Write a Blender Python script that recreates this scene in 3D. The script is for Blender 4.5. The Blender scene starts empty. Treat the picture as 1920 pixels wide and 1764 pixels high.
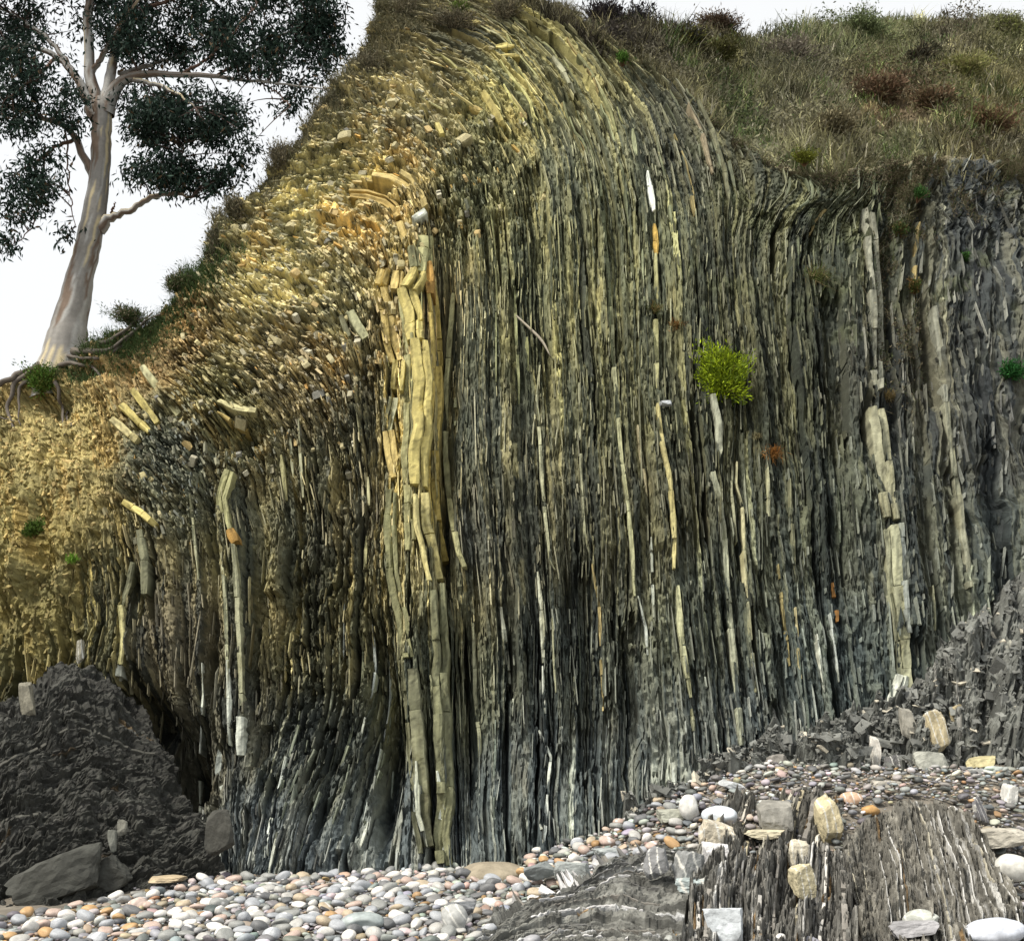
import bpy, math
import numpy as np
R = math.radians
rng = np.random.default_rng(11)
sc = bpy.context.scene
COL = sc.collection

# ------------------------------------------------------------------ camera
PW, PH, FPX, PITCH = 1920.0, 1764.0, 1884.0, R(15.4)
CAM = np.array([0.0, 0.0, 1.6])
cd = bpy.data.cameras.new('camera'); cam = bpy.data.objects.new('camera', cd); COL.objects.link(cam)
cd.sensor_fit = 'HORIZONTAL'; cd.sensor_width = 36.0; cd.lens = 36.0 * FPX / PW
cd.clip_start = 0.05; cd.clip_end = 2000
cam.location = CAM; cam.rotation_euler = (R(90) + PITCH, 0, 0)
sc.camera = cam

# ------------------------------------------------------------------ sky and sun: bright overcast
SUN_EL, SUN_AZ = R(52), R(-52)          # azimuth from the viewer's back, negative = viewer's left
wd = bpy.data.worlds.new('World'); sc.world = wd; wd.use_nodes = True
nt = wd.node_tree; nt.nodes.clear()
out = nt.nodes.new('ShaderNodeOutputWorld'); bg = nt.nodes.new('ShaderNodeBackground')
sky = nt.nodes.new('ShaderNodeTexSky'); sky.sky_type = 'NISHITA'; sky.sun_disc = False
sky.sun_elevation = SUN_EL; sky.sun_rotation = R(180) + SUN_AZ * -1.0
sky.air_density = 1.0; sky.dust_density = 4.0; sky.ozone_density = 1.0
mixn = nt.nodes.new('ShaderNodeMix'); mixn.data_type = 'RGBA'
mixn.inputs[0].default_value = 0.85                       # cloud cover veiling the blue
mixn.inputs[7].default_value = (3.52, 3.5, 3.38, 1)
nt.links.new(sky.outputs[0], mixn.inputs[6]); nt.links.new(mixn.outputs[2], bg.inputs[0])
bg.inputs[1].default_value = 0.1
nt.links.new(bg.outputs[0], out.inputs[0])
sd = bpy.data.lights.new('sun', 'SUN'); sd.energy = 1.5; sd.angle = R(10); sd.color = (1.0, 0.93, 0.82)
sun = bpy.data.objects.new('sun', sd); COL.objects.link(sun)
sun.rotation_euler = (R(90) - SUN_EL, 0, SUN_AZ)
sc.view_settings.view_transform = 'Standard'; sc.view_settings.look = 'None'
sc.view_settings.gamma = 1.0; sc.view_settings.use_curve_mapping = False
sc.view_settings.exposure = 1.62
sc.cycles.use_denoising = True
sc.cycles.max_bounces = 3; sc.cycles.diffuse_bounces = 1; sc.cycles.glossy_bounces = 2

# ------------------------------------------------------------------ helpers
def nrm(v):
    return v / np.maximum(np.linalg.norm(v, axis=-1, keepdims=True), 1e-9)
cP, sP = math.cos(PITCH), math.sin(PITCH)
def rays(px, py):
    a = (np.asarray(px, float) - PW / 2) / FPX; b = (PH / 2 - np.asarray(py, float)) / FPX
    return np.stack([a, cP - sP * b, sP + cP * b], -1)
def at(px, py, Y):
    d = rays(px, py)
    return CAM + d * (np.asarray(Y, float) / d[..., 1])[..., None]
def to_px(P):
    q = P - CAM
    z = q[..., 1] * cP + q[..., 2] * sP; u = -q[..., 1] * sP + q[..., 2] * cP
    return PW / 2 + FPX * q[..., 0] / z, PH / 2 - FPX * u / z, z
def sm(x, a=0.0, b=1.0):
    x = np.clip((np.asarray(x, float) - a) / (b - a), 0, 1); return x * x * (3 - 2 * x)
def h2(ix, iy, seed=0):
    x = (np.asarray(ix).astype(np.int64) * 374761393 + np.asarray(iy).astype(np.int64) * 668265263 + seed * 974634777) & 0xffffffff
    x = ((x ^ (x >> 13)) * 1274126177) & 0xffffffff
    x = ((x ^ (x >> 16)) * 2246822519) & 0xffffffff
    return ((x ^ (x >> 15)) & 0xffffffff) / 4294967296.0
def vn(x, y, seed=0):
    x, y = np.broadcast_arrays(np.asarray(x, float), np.asarray(y, float))
    ix = np.floor(x); iy = np.floor(y); fx = x - ix; fy = y - iy
    fx = fx * fx * (3 - 2 * fx); fy = fy * fy * (3 - 2 * fy)
    a = h2(ix, iy, seed); b = h2(ix + 1, iy, seed); c = h2(ix, iy + 1, seed); d = h2(ix + 1, iy + 1, seed)
    return 2 * ((a * (1 - fx) + b * fx) * (1 - fy) + (c * (1 - fx) + d * fx) * fy) - 1
def fbm(x, y, o=4, seed=0):
    s = 0; a = 1.0; n = 0
    for k in range(o):
        s = s + a * vn(x * 2 ** k, y * 2 ** k, seed + 17 * k); n += a; a *= 0.5
    return s / n
def cells(x, y, seed=0):
    ix = np.floor(x); iy = np.floor(y)
    f1 = np.full(x.shape, 9.0); f2 = np.full(x.shape, 9.0); cid = np.zeros(x.shape); cid2 = np.zeros(x.shape)
    for dx in (-1, 0, 1):
        for dy in (-1, 0, 1):
            gx = ix + dx; gy = iy + dy
            qx = gx + h2(gx, gy, seed); qy = gy + h2(gx, gy, seed + 5)
            d = (qx - x) ** 2 + (qy - y) ** 2
            near = d < f1
            f2 = np.where(near, f1, np.minimum(f2, d)); f1 = np.where(near, d, f1)
            cid = np.where(near, h2(gx, gy, seed + 9), cid); cid2 = np.where(near, h2(gx, gy, seed + 13), cid2)
    return cid, cid2, np.sqrt(f2) - np.sqrt(f1)
def blob(px, py, cx, cy, rx, ry):
    return np.exp(-((px - cx) / rx) ** 2 - ((py - cy) / ry) ** 2)

def idw(px, py, pts, p=2.5):
    """smooth field from scattered control points (x, y, v...)"""
    pts = np.array(pts, float); n = pts.shape[1] - 2
    num = np.zeros(np.shape(px) + (n,)); den = np.zeros(np.shape(px))
    for q in pts:
        w = 1.0 / (((px - q[0]) ** 2 + (py - q[1]) ** 2) / 1e4 + 0.15) ** p
        num += w[..., None] * q[2:]; den += w
    return num / den[..., None]

def np_mesh(name, V, faces, col=None, smooth=False):
    """faces: list of (n, k) index arrays"""
    me = bpy.data.meshes.new(name)
    V = np.ascontiguousarray(V, np.float32)
    me.vertices.add(len(V)); me.vertices.foreach_set('co', V.ravel())
    faces = [np.asarray(f, np.int32) for f in faces if len(f)]
    loops = np.concatenate([f.ravel() for f in faces])
    starts = []; o = 0
    for f in faces:
        starts.append(o + np.arange(len(f)) * f.shape[1]); o += f.size
    starts = np.concatenate(starts).astype(np.int32)
    me.loops.add(len(loops)); me.loops.foreach_set('vertex_index', loops)
    me.polygons.add(len(starts)); me.polygons.foreach_set('loop_start', starts)
    me.polygons.foreach_set('use_smooth', np.full(len(starts), smooth, bool))
    if col is not None:
        c = np.ones((len(V), 4), np.float32); c[:, :3] = np.broadcast_to(np.asarray(col, np.float32), (len(V), 3))
        a = me.color_attributes.new('col', 'FLOAT_COLOR', 'POINT'); a.data.foreach_set('color', c.ravel())
    me.update(calc_edges=True)
    return me
def link(name, me, mat=None, parent=None):
    o = bpy.data.objects.new(name, me); COL.objects.link(o)
    if mat is not None and me is not None and not me.materials: me.materials.append(mat)
    if parent is not None: o.parent = parent
    return o
def tag(o, label=None, cat=None, group=None, kind=None):
    if label: o['label'] = label
    if cat: o['category'] = cat
    if group: o['group'] = group
    if kind: o['kind'] = kind
    return o
def empty(name, loc=(0, 0, 0)):
    o = bpy.data.objects.new(name, None); COL.objects.link(o); o.location = loc; o.empty_display_size = 0.2
    return o
def child(name, me, mat, root):
    """mesh in world coordinates under an empty standing at root.location"""
    o = link(name, me, mat, root); o.matrix_parent_inverse.identity(); o.location = -root.location
    return o
def grid_faces(n, m, off=0):
    i = np.arange(n - 1)[:, None] * m + np.arange(m - 1)[None, :]
    i = i.ravel() + off
    return np.stack([i, i + m, i + m + 1, i + 1], -1)
class Bag:
    """collects geometry for one mesh"""
    def __init__(s): s.V = []; s.F = {}; s.C = []; s.n = 0
    def add(s, V, faces, col):
        V = np.asarray(V, float).reshape(-1, 3)
        for f in faces:
            f = np.asarray(f, np.int64)
            if len(f): s.F.setdefault(f.shape[1], []).append(f + s.n)
        s.V.append(V); s.C.append(np.broadcast_to(np.asarray(col, float), V.shape)); s.n += len(V)
    def mesh(s, name, smooth=False):
        return np_mesh(name, np.concatenate(s.V), [np.concatenate(f) for f in s.F.values()], np.concatenate(s.C), smooth)

# ------------------------------------------------------------------ materials
def material(name, rough=0.85, spec=0.3, bump=0.35, bscale=45.0, vary=0.35, vscale=9.0, trans=0.0, attr=True, base=(.3, .3, .3)):
    m = bpy.data.materials.new(name); m.use_nodes = True; n = m.node_tree; b = n.nodes['Principled BSDF']
    b.inputs['Roughness'].default_value = rough; b.inputs['Specular IOR Level'].default_value = spec
    tc = n.nodes.new('ShaderNodeTexCoord')
    if attr:
        c = n.nodes.new('ShaderNodeAttribute'); c.attribute_name = 'col'; csock = c.outputs['Color']
    else:
        c = n.nodes.new('ShaderNodeRGB'); c.outputs[0].default_value = (*base, 1); csock = c.outputs[0]
    if vary > 0:
        no = n.nodes.new('ShaderNodeTexNoise'); no.inputs['Scale'].default_value = vscale; no.inputs['Detail'].default_value = 5; no.inputs['Roughness'].default_value = 0.7
        n.links.new(tc.outputs['Object'], no.inputs['Vector'])
        mr = n.nodes.new('ShaderNodeMapRange'); mr.inputs[1].default_value = 0.3; mr.inputs[2].default_value = 0.7
        mr.inputs[3].default_value = 1 - vary; mr.inputs[4].default_value = 1 + vary
        n.links.new(no.outputs[0], mr.inputs[0])
        mu = n.nodes.new('ShaderNodeMix'); mu.data_type = 'RGBA'; mu.blend_type = 'MULTIPLY'; mu.inputs[0].default_value = 1
        n.links.new(csock, mu.inputs[6]); n.links.new(mr.outputs[0], mu.inputs[7]); csock = mu.outputs[2]
    n.links.new(csock, b.inputs['Base Color'])
    if bump > 0:
        nb = n.nodes.new('ShaderNodeTexNoise'); nb.inputs['Scale'].default_value = bscale; nb.inputs['Detail'].default_value = 4; nb.inputs['Roughness'].default_value = 0.65
        n.links.new(tc.outputs['Object'], nb.inputs['Vector'])
        bu = n.nodes.new('ShaderNodeBump'); bu.inputs['Strength'].default_value = bump; bu.inputs['Distance'].default_value = 0.02
        n.links.new(nb.outputs[0], bu.inputs['Height']); n.links.new(bu.outputs[0], b.inputs['Normal'])
    if trans > 0:
        tr = n.nodes.new('ShaderNodeBsdfTranslucent'); n.links.new(csock, tr.inputs[0])
        mx = n.nodes.new('ShaderNodeMixShader'); mx.inputs[0].default_value = trans
        n.links.new(b.outputs[0], mx.inputs[1]); n.links.new(tr.outputs[0], mx.inputs[2])
        n.links.new(mx.outputs[0], n.nodes['Material Output'].inputs[0])
    return m
M_ROCK = material('shale', 0.8, 0.35, 0.5, 38, 0.35, 7)
M_BED = material('sandstone', 0.8, 0.3, 0.45, 30, 0.3, 6)
M_SOIL = material('soil', 0.95, 0.1, 0.6, 25, 0.3, 5)
M_PEB = material('pebble', 0.55, 0.4, 0.12, 30, 0.22, 14)
M_BARK = material('bark', 0.8, 0.2, 0.35, 18, 0.15, 12)
M_LEAF = material('leaf', 0.75, 0.12, 0, 1, 0, 1, trans=0.12)
M_GRASS = material('grass_blade', 0.8, 0.15, 0, 1, 0, 1, trans=0.2)

# ------------------------------------------------------------------ the cliff's broad form (metres)
def cliffY(X, Z):
    Zc = np.clip(Z, 0, None)
    y = 13.5 + 0.15 * Zc + 0.006 * Zc ** 2
    y = y - 0.30 * np.clip(1.8 - Z, 0, 2.5) ** 1.5
    y = y + 0.10 * np.clip(-X - 3.5, 0, 12) ** 1.5 + 0.12 * np.clip(X - 4.4, 0, 12) ** 1.5
    return y - 0.45 * np.exp(-((X + 1.2) / 2.2) ** 2)
def onto(px, py, fn=cliffY):
    d = rays(px, py); lo = np.full(d.shape[:-1], 6.0); hi = np.full(d.shape[:-1], 45.0)
    for _ in range(36):
        k = (lo + hi) / 2; P = CAM + d * k[..., None]
        back = P[..., 1] > fn(P[..., 0], P[..., 2])
        hi = np.where(back, k, hi); lo = np.where(back, lo, k)
    return CAM + d * ((lo + hi) / 2)[..., None]
def beachZ(X, Y):
    return 0.06 * np.clip(Y - 9.4, -3, 6) + 1.2 * sm((X + 0.6) / 4.2) * sm((Y - 9.6) / 3.6)
def onto_beach(px, py):
    d = rays(px, py); lo = np.full(d.shape[:-1], 4.0); hi = np.full(d.shape[:-1], 24.0)
    for _ in range(40):
        k = (lo + hi) / 2; P = CAM + d * k[..., None]
        under = P[..., 2] < beachZ(P[..., 0], P[..., 1])
        hi = np.where(under, k, hi); lo = np.where(under, lo, k)
    return CAM + d * ((lo + hi) / 2)[..., None]

# bedding lines, bottom -> hinge (index) -> end at the skyline
GU = [
 (-600, 4, [(-1150,1820),(-1080,1500),(-1000,1200),(-950,1050),(-900,980),(-860,920),(-820,870)]),
 (-120, 4, [(-330,1820),(-280,1500),(-230,1200),(-190,1020),(-160,920),(-130,840),(-100,775)]),
 (50, 3, [(-80,1820),(-20,1500),(40,1250),(58,1050),(50,900),(25,800),(0,728)]),
 (200, 4, [(100,1820),(150,1550),(200,1300),(225,1100),(215,960),(180,850),(140,760),(98,682)]),
 (300, 4, [(280,1820),(290,1550),(290,1300),(285,1100),(275,1000),(255,920),(225,840),(190,740),(158,656)]),
 (380, 3, [(385,1820),(380,1500),(378,1200),(372,1000),(345,900),(300,810),(255,740),(215,680),(200,632)]),
 (440, 4, [(425,1820),(430,1500),(437,1200),(430,1010),(424,930),(400,820),(350,745),(290,690),(255,640),(240,600)]),
 (540, 5, [(430,1820),(490,1600),(535,1400),(555,1200),(560,1000),(550,860),(525,770),(465,710),(390,665),(330,620),(300,562)]),
 (640, 5, [(500,1820),(580,1600),(640,1400),(668,1200),(662,1000),(658,840),(640,735),(590,660),(510,605),(430,560),(372,492)]),
 (720, 5, [(640,1820),(690,1620),(728,1400),(738,1200),(725,1000),(715,720),(700,580),(650,505),(565,465),(480,452),(400,432)]),
 (790, 6, [(800,1820),(812,1600),(806,1400),(800,1200),(790,1000),(793,800),(788,520),(775,410),(735,360),(650,338),(550,335),(462,348)]),
 (880, 6, [(880,1820),(880,1600),(878,1400),(872,1200),(860,1000),(850,800),(848,460),(830,370),(780,300),(700,250),(590,222)]),
 (980, 5, [(1000,1820),(1000,1500),(1000,1250),(985,1000),(978,750),(966,420),(940,310),(880,220),(780,150),(672,125)]),
 (1080, 5, [(1090,1820),(1092,1500),(1088,1200),(1080,1000),(1068,750),(1052,400),(1030,280),(980,180),(900,100),(800,65),(712,62)]),
 (1180, 5, [(1190,1820),(1190,1500),(1183,1200),(1175,1000),(1168,750),(1160,400),(1130,260),(1080,160),(1010,75),(930,20),(760,-25)]),
 (1240, 6, [(1330,1820),(1310,1500),(1288,1270),(1265,1050),(1250,900),(1232,750),(1219,345),(1180,215),(1125,120),(1060,50),(1000,5)]),
 (1330, 6, [(1420,1820),(1400,1500),(1375,1250),(1350,1000),(1338,880),(1340,760),(1320,400),(1290,290),(1250,200),(1190,125),(1120,70)]),
 (1390, 7, [(1490,1820),(1460,1500),(1430,1250),(1398,1000),(1388,870),(1388,700),(1362,520),(1372,415),(1372,345),(1340,265),(1302,198),(1250,140)]),
 (1480, 6, [(1580,1820),(1550,1450),(1520,1200),(1492,1000),(1475,800),(1442,540),(1440,450),(1460,395),(1500,350),(1492,325),(1430,308)]),
 (1560, 6, [(1660,1820),(1620,1450),(1590,1200),(1570,1000),(1558,800),(1536,540),(1536,455),(1558,400),(1605,365),(1612,325)]),
 (1630, 5, [(1740,1820),(1710,1400),(1690,1250),(1670,1050),(1655,880),(1630,450),(1628,400),(1638,360),(1645,320)]),
 (1700, 5, [(1800,1820),(1770,1350),(1750,1150),(1730,1000),(1715,850),(1692,450),(1695,400),(1700,360),(1705,315)]),
 (1780, 5, [(1880,1820),(1850,1350),(1822,1100),(1798,900),(1778,750),(1752,450),(1756,400),(1765,350),(1770,305)]),
 (1860, 5, [(1960,1820),(1930,1350),(1902,1100),(1877,900),(1852,750),(1832,450),(1836,400),(1845,350),(1850,300)]),
 (1950, 5, [(2060,1820),(2020,1350),(1992,1100),(1965,900),(1942,750),(1922,450),(1926,400),(1935,350),(1940,298)]),
 (2080, 5, [(2190,1820),(2150,1350),(2122,1100),(2095,900),(2072,750),(2052,450),(2056,400),(2065,350),(2070,295)]),
]
def resample(pts, n):
    pts = np.array(pts, float); L = np.r_[0, np.cumsum(np.linalg.norm(np.diff(pts[:, :2], axis=0), axis=1))]
    u = np.linspace(0, L[-1], n)
    return np.stack([np.interp(u, L, pts[:, k]) for k in range(pts.shape[1])], -1)
def smooth_rows(a, k=4, it=3):
    for _ in range(it):
        b = np.concatenate([np.repeat(a[:1], k, 0), a, np.repeat(a[-1:], k, 0)]); c = np.cumsum(np.r_[np.zeros((1,) + a.shape[1:]), b], 0)
        s = (c[2 * k + 1:] - c[:-2 * k - 1]) / (2 * k + 1); s[0] = a[0]; s[-1] = a[-1]; a = s
    return a
def cubic_s(S, A, s):
    """A (ng, nt, d) at knots S -> (len(s), nt, d), Catmull-Rom"""
    S = np.array(S, float); m = np.gradient(A, S, axis=0)
    i = np.clip(np.searchsorted(S, s) - 1, 0, len(S) - 2); h = (S[i + 1] - S[i]); u = (s - S[i]) / h
    u = u[:, None, None]; h = h[:, None, None]
    return (2*u**3-3*u**2+1) * A[i] + (u**3-2*u**2+u) * h * m[i] + (-2*u**3+3*u**2) * A[i+1] + (u**3-u**2) * h * m[i+1]
NS, NT = 1960, 340
nh = 205; tt = np.r_[np.linspace(0, .7, nh), np.linspace(.7, 1, NT - nh + 1)[1:]]
GA = []
for s0, hi, pts in GU:
    a = resample(pts[:hi + 1], nh); b = resample(pts[hi:], NT - nh + 1)
    GA.append(smooth_rows(np.concatenate([a, b[1:]]), 7, 3))
GA = np.array(GA); GS = [g[0] for g in GU]
sv = np.r_[np.linspace(-600, -120, 61)[:-1], np.linspace(-120, 2080, NS - 60)]
G = cubic_s(GS, GA, sv)
S2, T2 = np.meshgrid(sv, tt, indexing='ij')
TP = np.where(T2 < 0.7, T2 / 0.7 * 1350, 1350 + (T2 - 0.7) / 0.3 * 500)   # px along the bed

# ---- regions, in photo-traced coordinates on the face
px0, py0 = G[..., 0], G[..., 1]
CR = sm(T2, 0.655, 0.76) * sm(-S2, -1130, -900)                   # crumbly hinge zone
CR = np.maximum(CR, 0.0)
SOIL = np.clip(sm(-(px0 + 0.25 * (py0 - 900) + fbm(px0 / 60, py0 / 60, 4, 161) * 90), -300, -200) * sm(-py0, -1290, -1130) , 0, 1)
SOIL = np.maximum(SOIL, np.clip(blob(px0, py0, 150, 740, 110, 110) * 1.4, 0, 1) * sm(-px0, -260, -180))
GREY = sm(px0 - 0.12 * (py0 - 700), 1690, 1800)                   # scree-like right end
LOW = sm(py0, 900, 1350)
# ---- wavy bedding
wig = fbm(S2 / 60, TP / 150, 3, 3) * 7 + fbm(S2 / 14, TP / 42, 2, 4) * 2.2
wig = wig * (1 + 0.9 * blob(px0, py0, 620, 950, 110, 350) + 0.5 * blob(px0, py0, 1500, 480, 90, 120))
wig = wig + GREY * (fbm(S2 / 30, TP / 50, 3, 167) * 14)
gx = np.gradient(G, axis=1); gt = nrm(gx)
px = px0 + wig * gt[..., 1]; py = py0 - wig * gt[..., 0]
B0 = onto(px, py)
e1 = np.gradient(onto(px0, py0), axis=0); e2 = np.gradient(onto(px0, py0), axis=1)
N0 = nrm(np.cross(e1, e2)); N0 = np.where((N0[..., 1:2] > 0), -N0, N0); N0 = nrm(N0 + np.array([0, -0.7, 0.05]))

# ---- beds: random widths, each broken into segments along its length
def bed_table(lo, hi, seed, med=6.0, sg=.5, mn=2.4, mx=16):
    r = np.random.default_rng(seed); e = [lo]
    while e[-1] < hi: e.append(e[-1] + np.clip(r.lognormal(math.log(med), sg), mn, mx))
    return np.array(e)
EDG = bed_table(-620, 2110, 5, 3.9, .7, 2.4, 22); EDG2 = bed_table(-620, 2110, 6, 15.0, .8, 4, 75)
def bed_fields(S, T, jit, edges, seed, seglen=(50, 260)):
    b = np.clip(np.searchsorted(edges, S + jit) - 1, 0, len(edges) - 2)
    L = seglen[0] + (seglen[1] - seglen[0]) * h2(b, b * 0 + 3, seed) ** 1.5
    q = T / L + 13 * h2(b, b * 0, seed + 1)
    q = q + 0.12 * vn(S / 3.0, T / 25.0, seed + 2)
    k = np.floor(q)
    r1 = h2(b, k, seed + 3); r2 = h2(b, b * 0 + 7, seed + 4); r3 = h2(b, k, seed + 6); rb = h2(b, b * 0 + 11, seed + 7)
    w = edges[b + 1] - edges[b]; u = (S + jit - edges[b]) / w
    return b, k, r1, r2, r3, rb, w, np.clip(u, 0, 1), q - k
jit = fbm(S2 / 9, TP / 30, 2, 8) * 1.5
b, k, r1, r2, r3, rb, bw, bu, bq = bed_fields(S2, TP, jit, EDG, 21, (70, 520))
g_ = bed_fields(S2, TP, jit * 1.5, EDG2, 24, (120, 600))
pk = np.where(g_[2] < 0.22, -0.07 - 0.16 * g_[4], np.where(g_[2] > 0.76, 0.04 + 0.09 * g_[4], (g_[4] - 0.5) * 0.07))   # packages of beds
hb = pk * .8 + (r1 - 0.5) * 0.028 + (r2 - .5) * .03 - 0.09 * (rb > 0.90) * (r3 > .3) - .03 * (r3 > .85) + .03 * (r3 < .06)
hb = hb - .06 * (g_[8] < .015) - .03 * (bq < .01)
hb = hb + (bq - 0.5) * 0.04 * (h2(b, k, 77) - 0.3) + (g_[8] - .5) * .06 * (h2(g_[0], g_[1], 78) - .4)                # tilted blocks
# crumble: slabby blocks lying in the bedding + lumps
c1, c1b, c1e = cells(S2 / 5.5 + fbm(px0 / 40, py0 / 40, 2, 31) * 0.5, TP / 34, 41)
c2, c2b, c2e = cells(px / 10 + 40, py / 7, 43)
c3, c3b, c3e = cells(px / 30 + 40, py / 21, 47)
hc = (c1 - 0.5) * 0.16 + (c2 - 0.5) * 0.05 + (c3 - 0.5) * 0.18 - .06 * (c3e < .06) - 0.07 * (c1e < 0.10) - 0.05 * (c2e < 0.12) + fbm(px / 60, py / 60, 4, 50) * 0.22 - 0.16 * (c1b > 0.95) + hb * .7
hs = fbm(px / 90, py / 130, 5, 60) * 0.42 + fbm(px / 25, py / 40, 3, 61) * 0.10 + (c2 - 0.5) * 0.07 + (c1 - .5) * .07 + hb * .35 - .12 * np.clip(vn(px / 16, py / 90, 62) - .35, 0, 1)
hg = (c2 - 0.5) * 0.05 + fbm(S2 / 16, TP / 90, 4, 63) * 0.14 + hb * 0.9
CLF = np.clip(vn(S2 / 6, TP / 190, 67) * 1.0 + .5 * vn(S2 / 60, TP / 200, 68) - .70, 0, .25) * 1.5
hv = hb * (1 + 0.35 * LOW) - CLF + fbm(S2 / 34, TP / 300, 3, 64) * 0.16 + fbm(S2 / 5, TP / 22, 3, 65) * 0.022 + (c2 - 0.5) * 0.03 - .03 * (c2e < .08) + fbm(px / 12, py / 16, 3, 69) * .03
# rougher shale left of the main rib
RG = np.clip(blob(px0, py0, 610, 960, 110, 330) + blob(px0, py0, 640, 1300, 110, 170), 0, 1)
c4, c4b, c4e = cells(S2 / 11, TP / 44, 71)
hv = hv + RG * ((c4 - 0.5) * 0.22 - 0.08 * (c4e < 0.1) + fbm(px / 40, py / 70, 3, 72) * 0.12)
hh = hv * (1 - CR) + hc * CR
hh = hh * (1 - SOIL) + hs * SOIL
hh = hh * (1 - GREY) + hg * GREY
hh = hh + fbm(px0 / 240, py0 / 320, 3, 66) * 0.28
FOOT = sm(py0, 1350, 1600) * sm(px0, 380, 520)                    # worn smooth by the sea
hh = hh * (1 - 0.35 * FOOT) + .05 * fbm(px / 14, py / 30, 3, 165)
for (cx, cy, rx, ry, d) in [
    (840, 620, 14, 140, -0.8), (835, 930, 14, 160, -0.75), (838, 1075, 22, 60, -.3), (874, 1340, 22, 220, -0.6), (732, 1370, 22, 140, -1.3), (700, 1250, 24, 90, -.5),
    (716, 1500, 13, 70, -0.6), (812, 1510, 9, 110, -0.5), (250, 1340, 42, 60, -1.3), (320, 1440, 52, 90, -1.8), (400, 1150, 9, 250, -0.35),
    (345, 1250, 14, 200, -0.3), (478, 1130, 14, 190, -0.30), (545, 1110, 16, 90, -.3), (455, 815, 38, 26, -0.5), (690, 352, 40, 10, -0.3), (870, 208, 28, 12, -.3), (940, 250, 22, 9, -.25),
    (1625, 800, 9, 60, -0.4), (1680, 800, 16, 50, -.25), (1745, 680, 9, 100, -0.35), (1668, 500, 22, 140, -.3), (1390, 1000, 8, 130, -.25), (1320, 990, 9, 60, -.2), (790, 1000, 42, 560, 0.28), (780, 520, 60, 70, 0.15),
    (430, 980, 26, 120, 0.18), (560, 1560, 110, 120, 0.35), (690, 720, 22, 90, -.15), (1030, 700, 9, 90, -.2), (1060, 1120, 10, 70, -.2), (60, 1080, 30, 60, 0.3), (85, 1040, 14, 70, -.35), (85, 745, 50, 28, -.45), (165, 690, 60, 16, -.3)]:
    hh = hh + d * blob(px0, py0, cx, cy, rx, ry)
P = B0 + N0 * hh[..., None]

# ---- rock colours (weathering stain: ochre above, olive mid-face, blue-grey below; fold colours also brightened to look lit)
CPTS = [(150,850,0.467,0.357,0.132),(60,1000,0.354,0.275,0.093),(110,1150,0.237,0.197,0.071),(300,640,0.398,0.273,0.108),(480,480,0.630,0.529,0.254),(600,330,0.649,0.538,0.241),(720,380,0.649,0.494,0.205),(620,560,0.606,0.505,0.241),
 (760,200,0.526,0.444,0.227),(850,80,0.208,0.188,0.103),(950,180,0.388,0.350,0.148),(1050,120,0.212,0.204,0.101),(560,700,0.433,0.344,0.175),(330,850,0.195,0.192,0.124),(400,760,0.360,0.310,0.138),(480,980,0.144,0.139,0.083),(600,900,0.192,0.171,0.089),(600,1150,0.176,0.157,0.077),
 (900,400,0.279,0.262,0.126),(950,650,0.157,0.155,0.077),(1000,500,0.176,0.178,0.092),(1100,300,0.163,0.167,0.097),(1200,450,0.135,0.142,0.082),(1150,750,0.111,0.114,0.064),(950,950,0.100,0.098,0.058),(1200,1000,0.088,0.089,0.056),(1050,1250,0.086,0.095,0.073),
 (1300,250,0.100,0.103,0.069),(1400,450,0.095,0.098,0.058),(1550,450,0.082,0.089,0.052),(1450,750,0.082,0.086,0.051),(1550,950,0.068,0.077,0.056),(1350,1150,0.089,0.099,0.072),(1550,1250,0.089,0.106,0.092),(1700,700,0.073,0.075,0.059),(1720,1050,0.083,0.091,0.074),
 (1850,450,0.081,0.086,0.075),(1880,800,0.073,0.078,0.071),(1900,1050,0.092,0.103,0.087),(1850,1150,0.107,0.120,0.095),(600,1450,0.086,0.091,0.070),(520,1600,0.145,0.155,0.142),(750,1550,0.138,0.151,0.138),(1000,1450,0.109,0.121,0.108),(1150,1500,0.145,0.158,0.138),(1400,1400,0.145,0.158,0.138),
 (300,1200,0.104,0.094,0.062),(200,1180,0.150,0.136,0.062),(350,1400,0.072,0.070,0.051),(820,1300,0.160,0.165,0.103),(775,620,0.510,0.385,0.173),(778,780,0.460,0.380,0.160),(785,950,0.400,0.340,0.150),(800,1080,0.300,0.270,0.140),(895,640,0.206,0.202,0.120),(890,800,0.172,0.172,0.112),(680,800,0.220,0.200,0.120),(680,950,0.200,0.180,0.110),(890,1000,0.129,0.129,0.095)]
def region_col(x, y): return idw(x, y, CPTS)
cq = region_col(px0[::8, ::4], py0[::8, ::4])
ii = np.clip(np.arange(NS) / 8.0, 0, cq.shape[0] - 1.001); jj = np.clip(np.arange(NT) / 4.0, 0, cq.shape[1] - 1.001)
i0 = ii.astype(int); j0 = jj.astype(int); fi = (ii - i0)[:, None, None]; fj = (jj - j0)[None, :, None]
C = cq[i0][:, j0]*(1-fi)*(1-fj) + cq[i0+1][:, j0]*fi*(1-fj) + cq[i0][:, j0+1]*(1-fi)*fj + cq[i0+1][:, j0+1]*fi*fj
tone = 0.46 + 0.45 * h2(b, k, 101) ** 1.5 + 0.75 * h2(b, b * 0, 102) ** 1.6
tone = np.where((h2(b, b * 0, 103) > 0.91) & (h2(b, k, 105) > .35), tone * 1.9, tone) * (.70 + .5 * h2(g_[0], g_[0] * 0, 104)) * (1 + .3 * fbm(px / 60, py / 120, 3, 106))
tone_c = (0.45 + 0.6 * c1b + 0.45 * c2b) * (1 + .45 * fbm(px / 70, py / 55, 4, 115))
tone = tone * (1 - CR) + tone_c * CR
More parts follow.
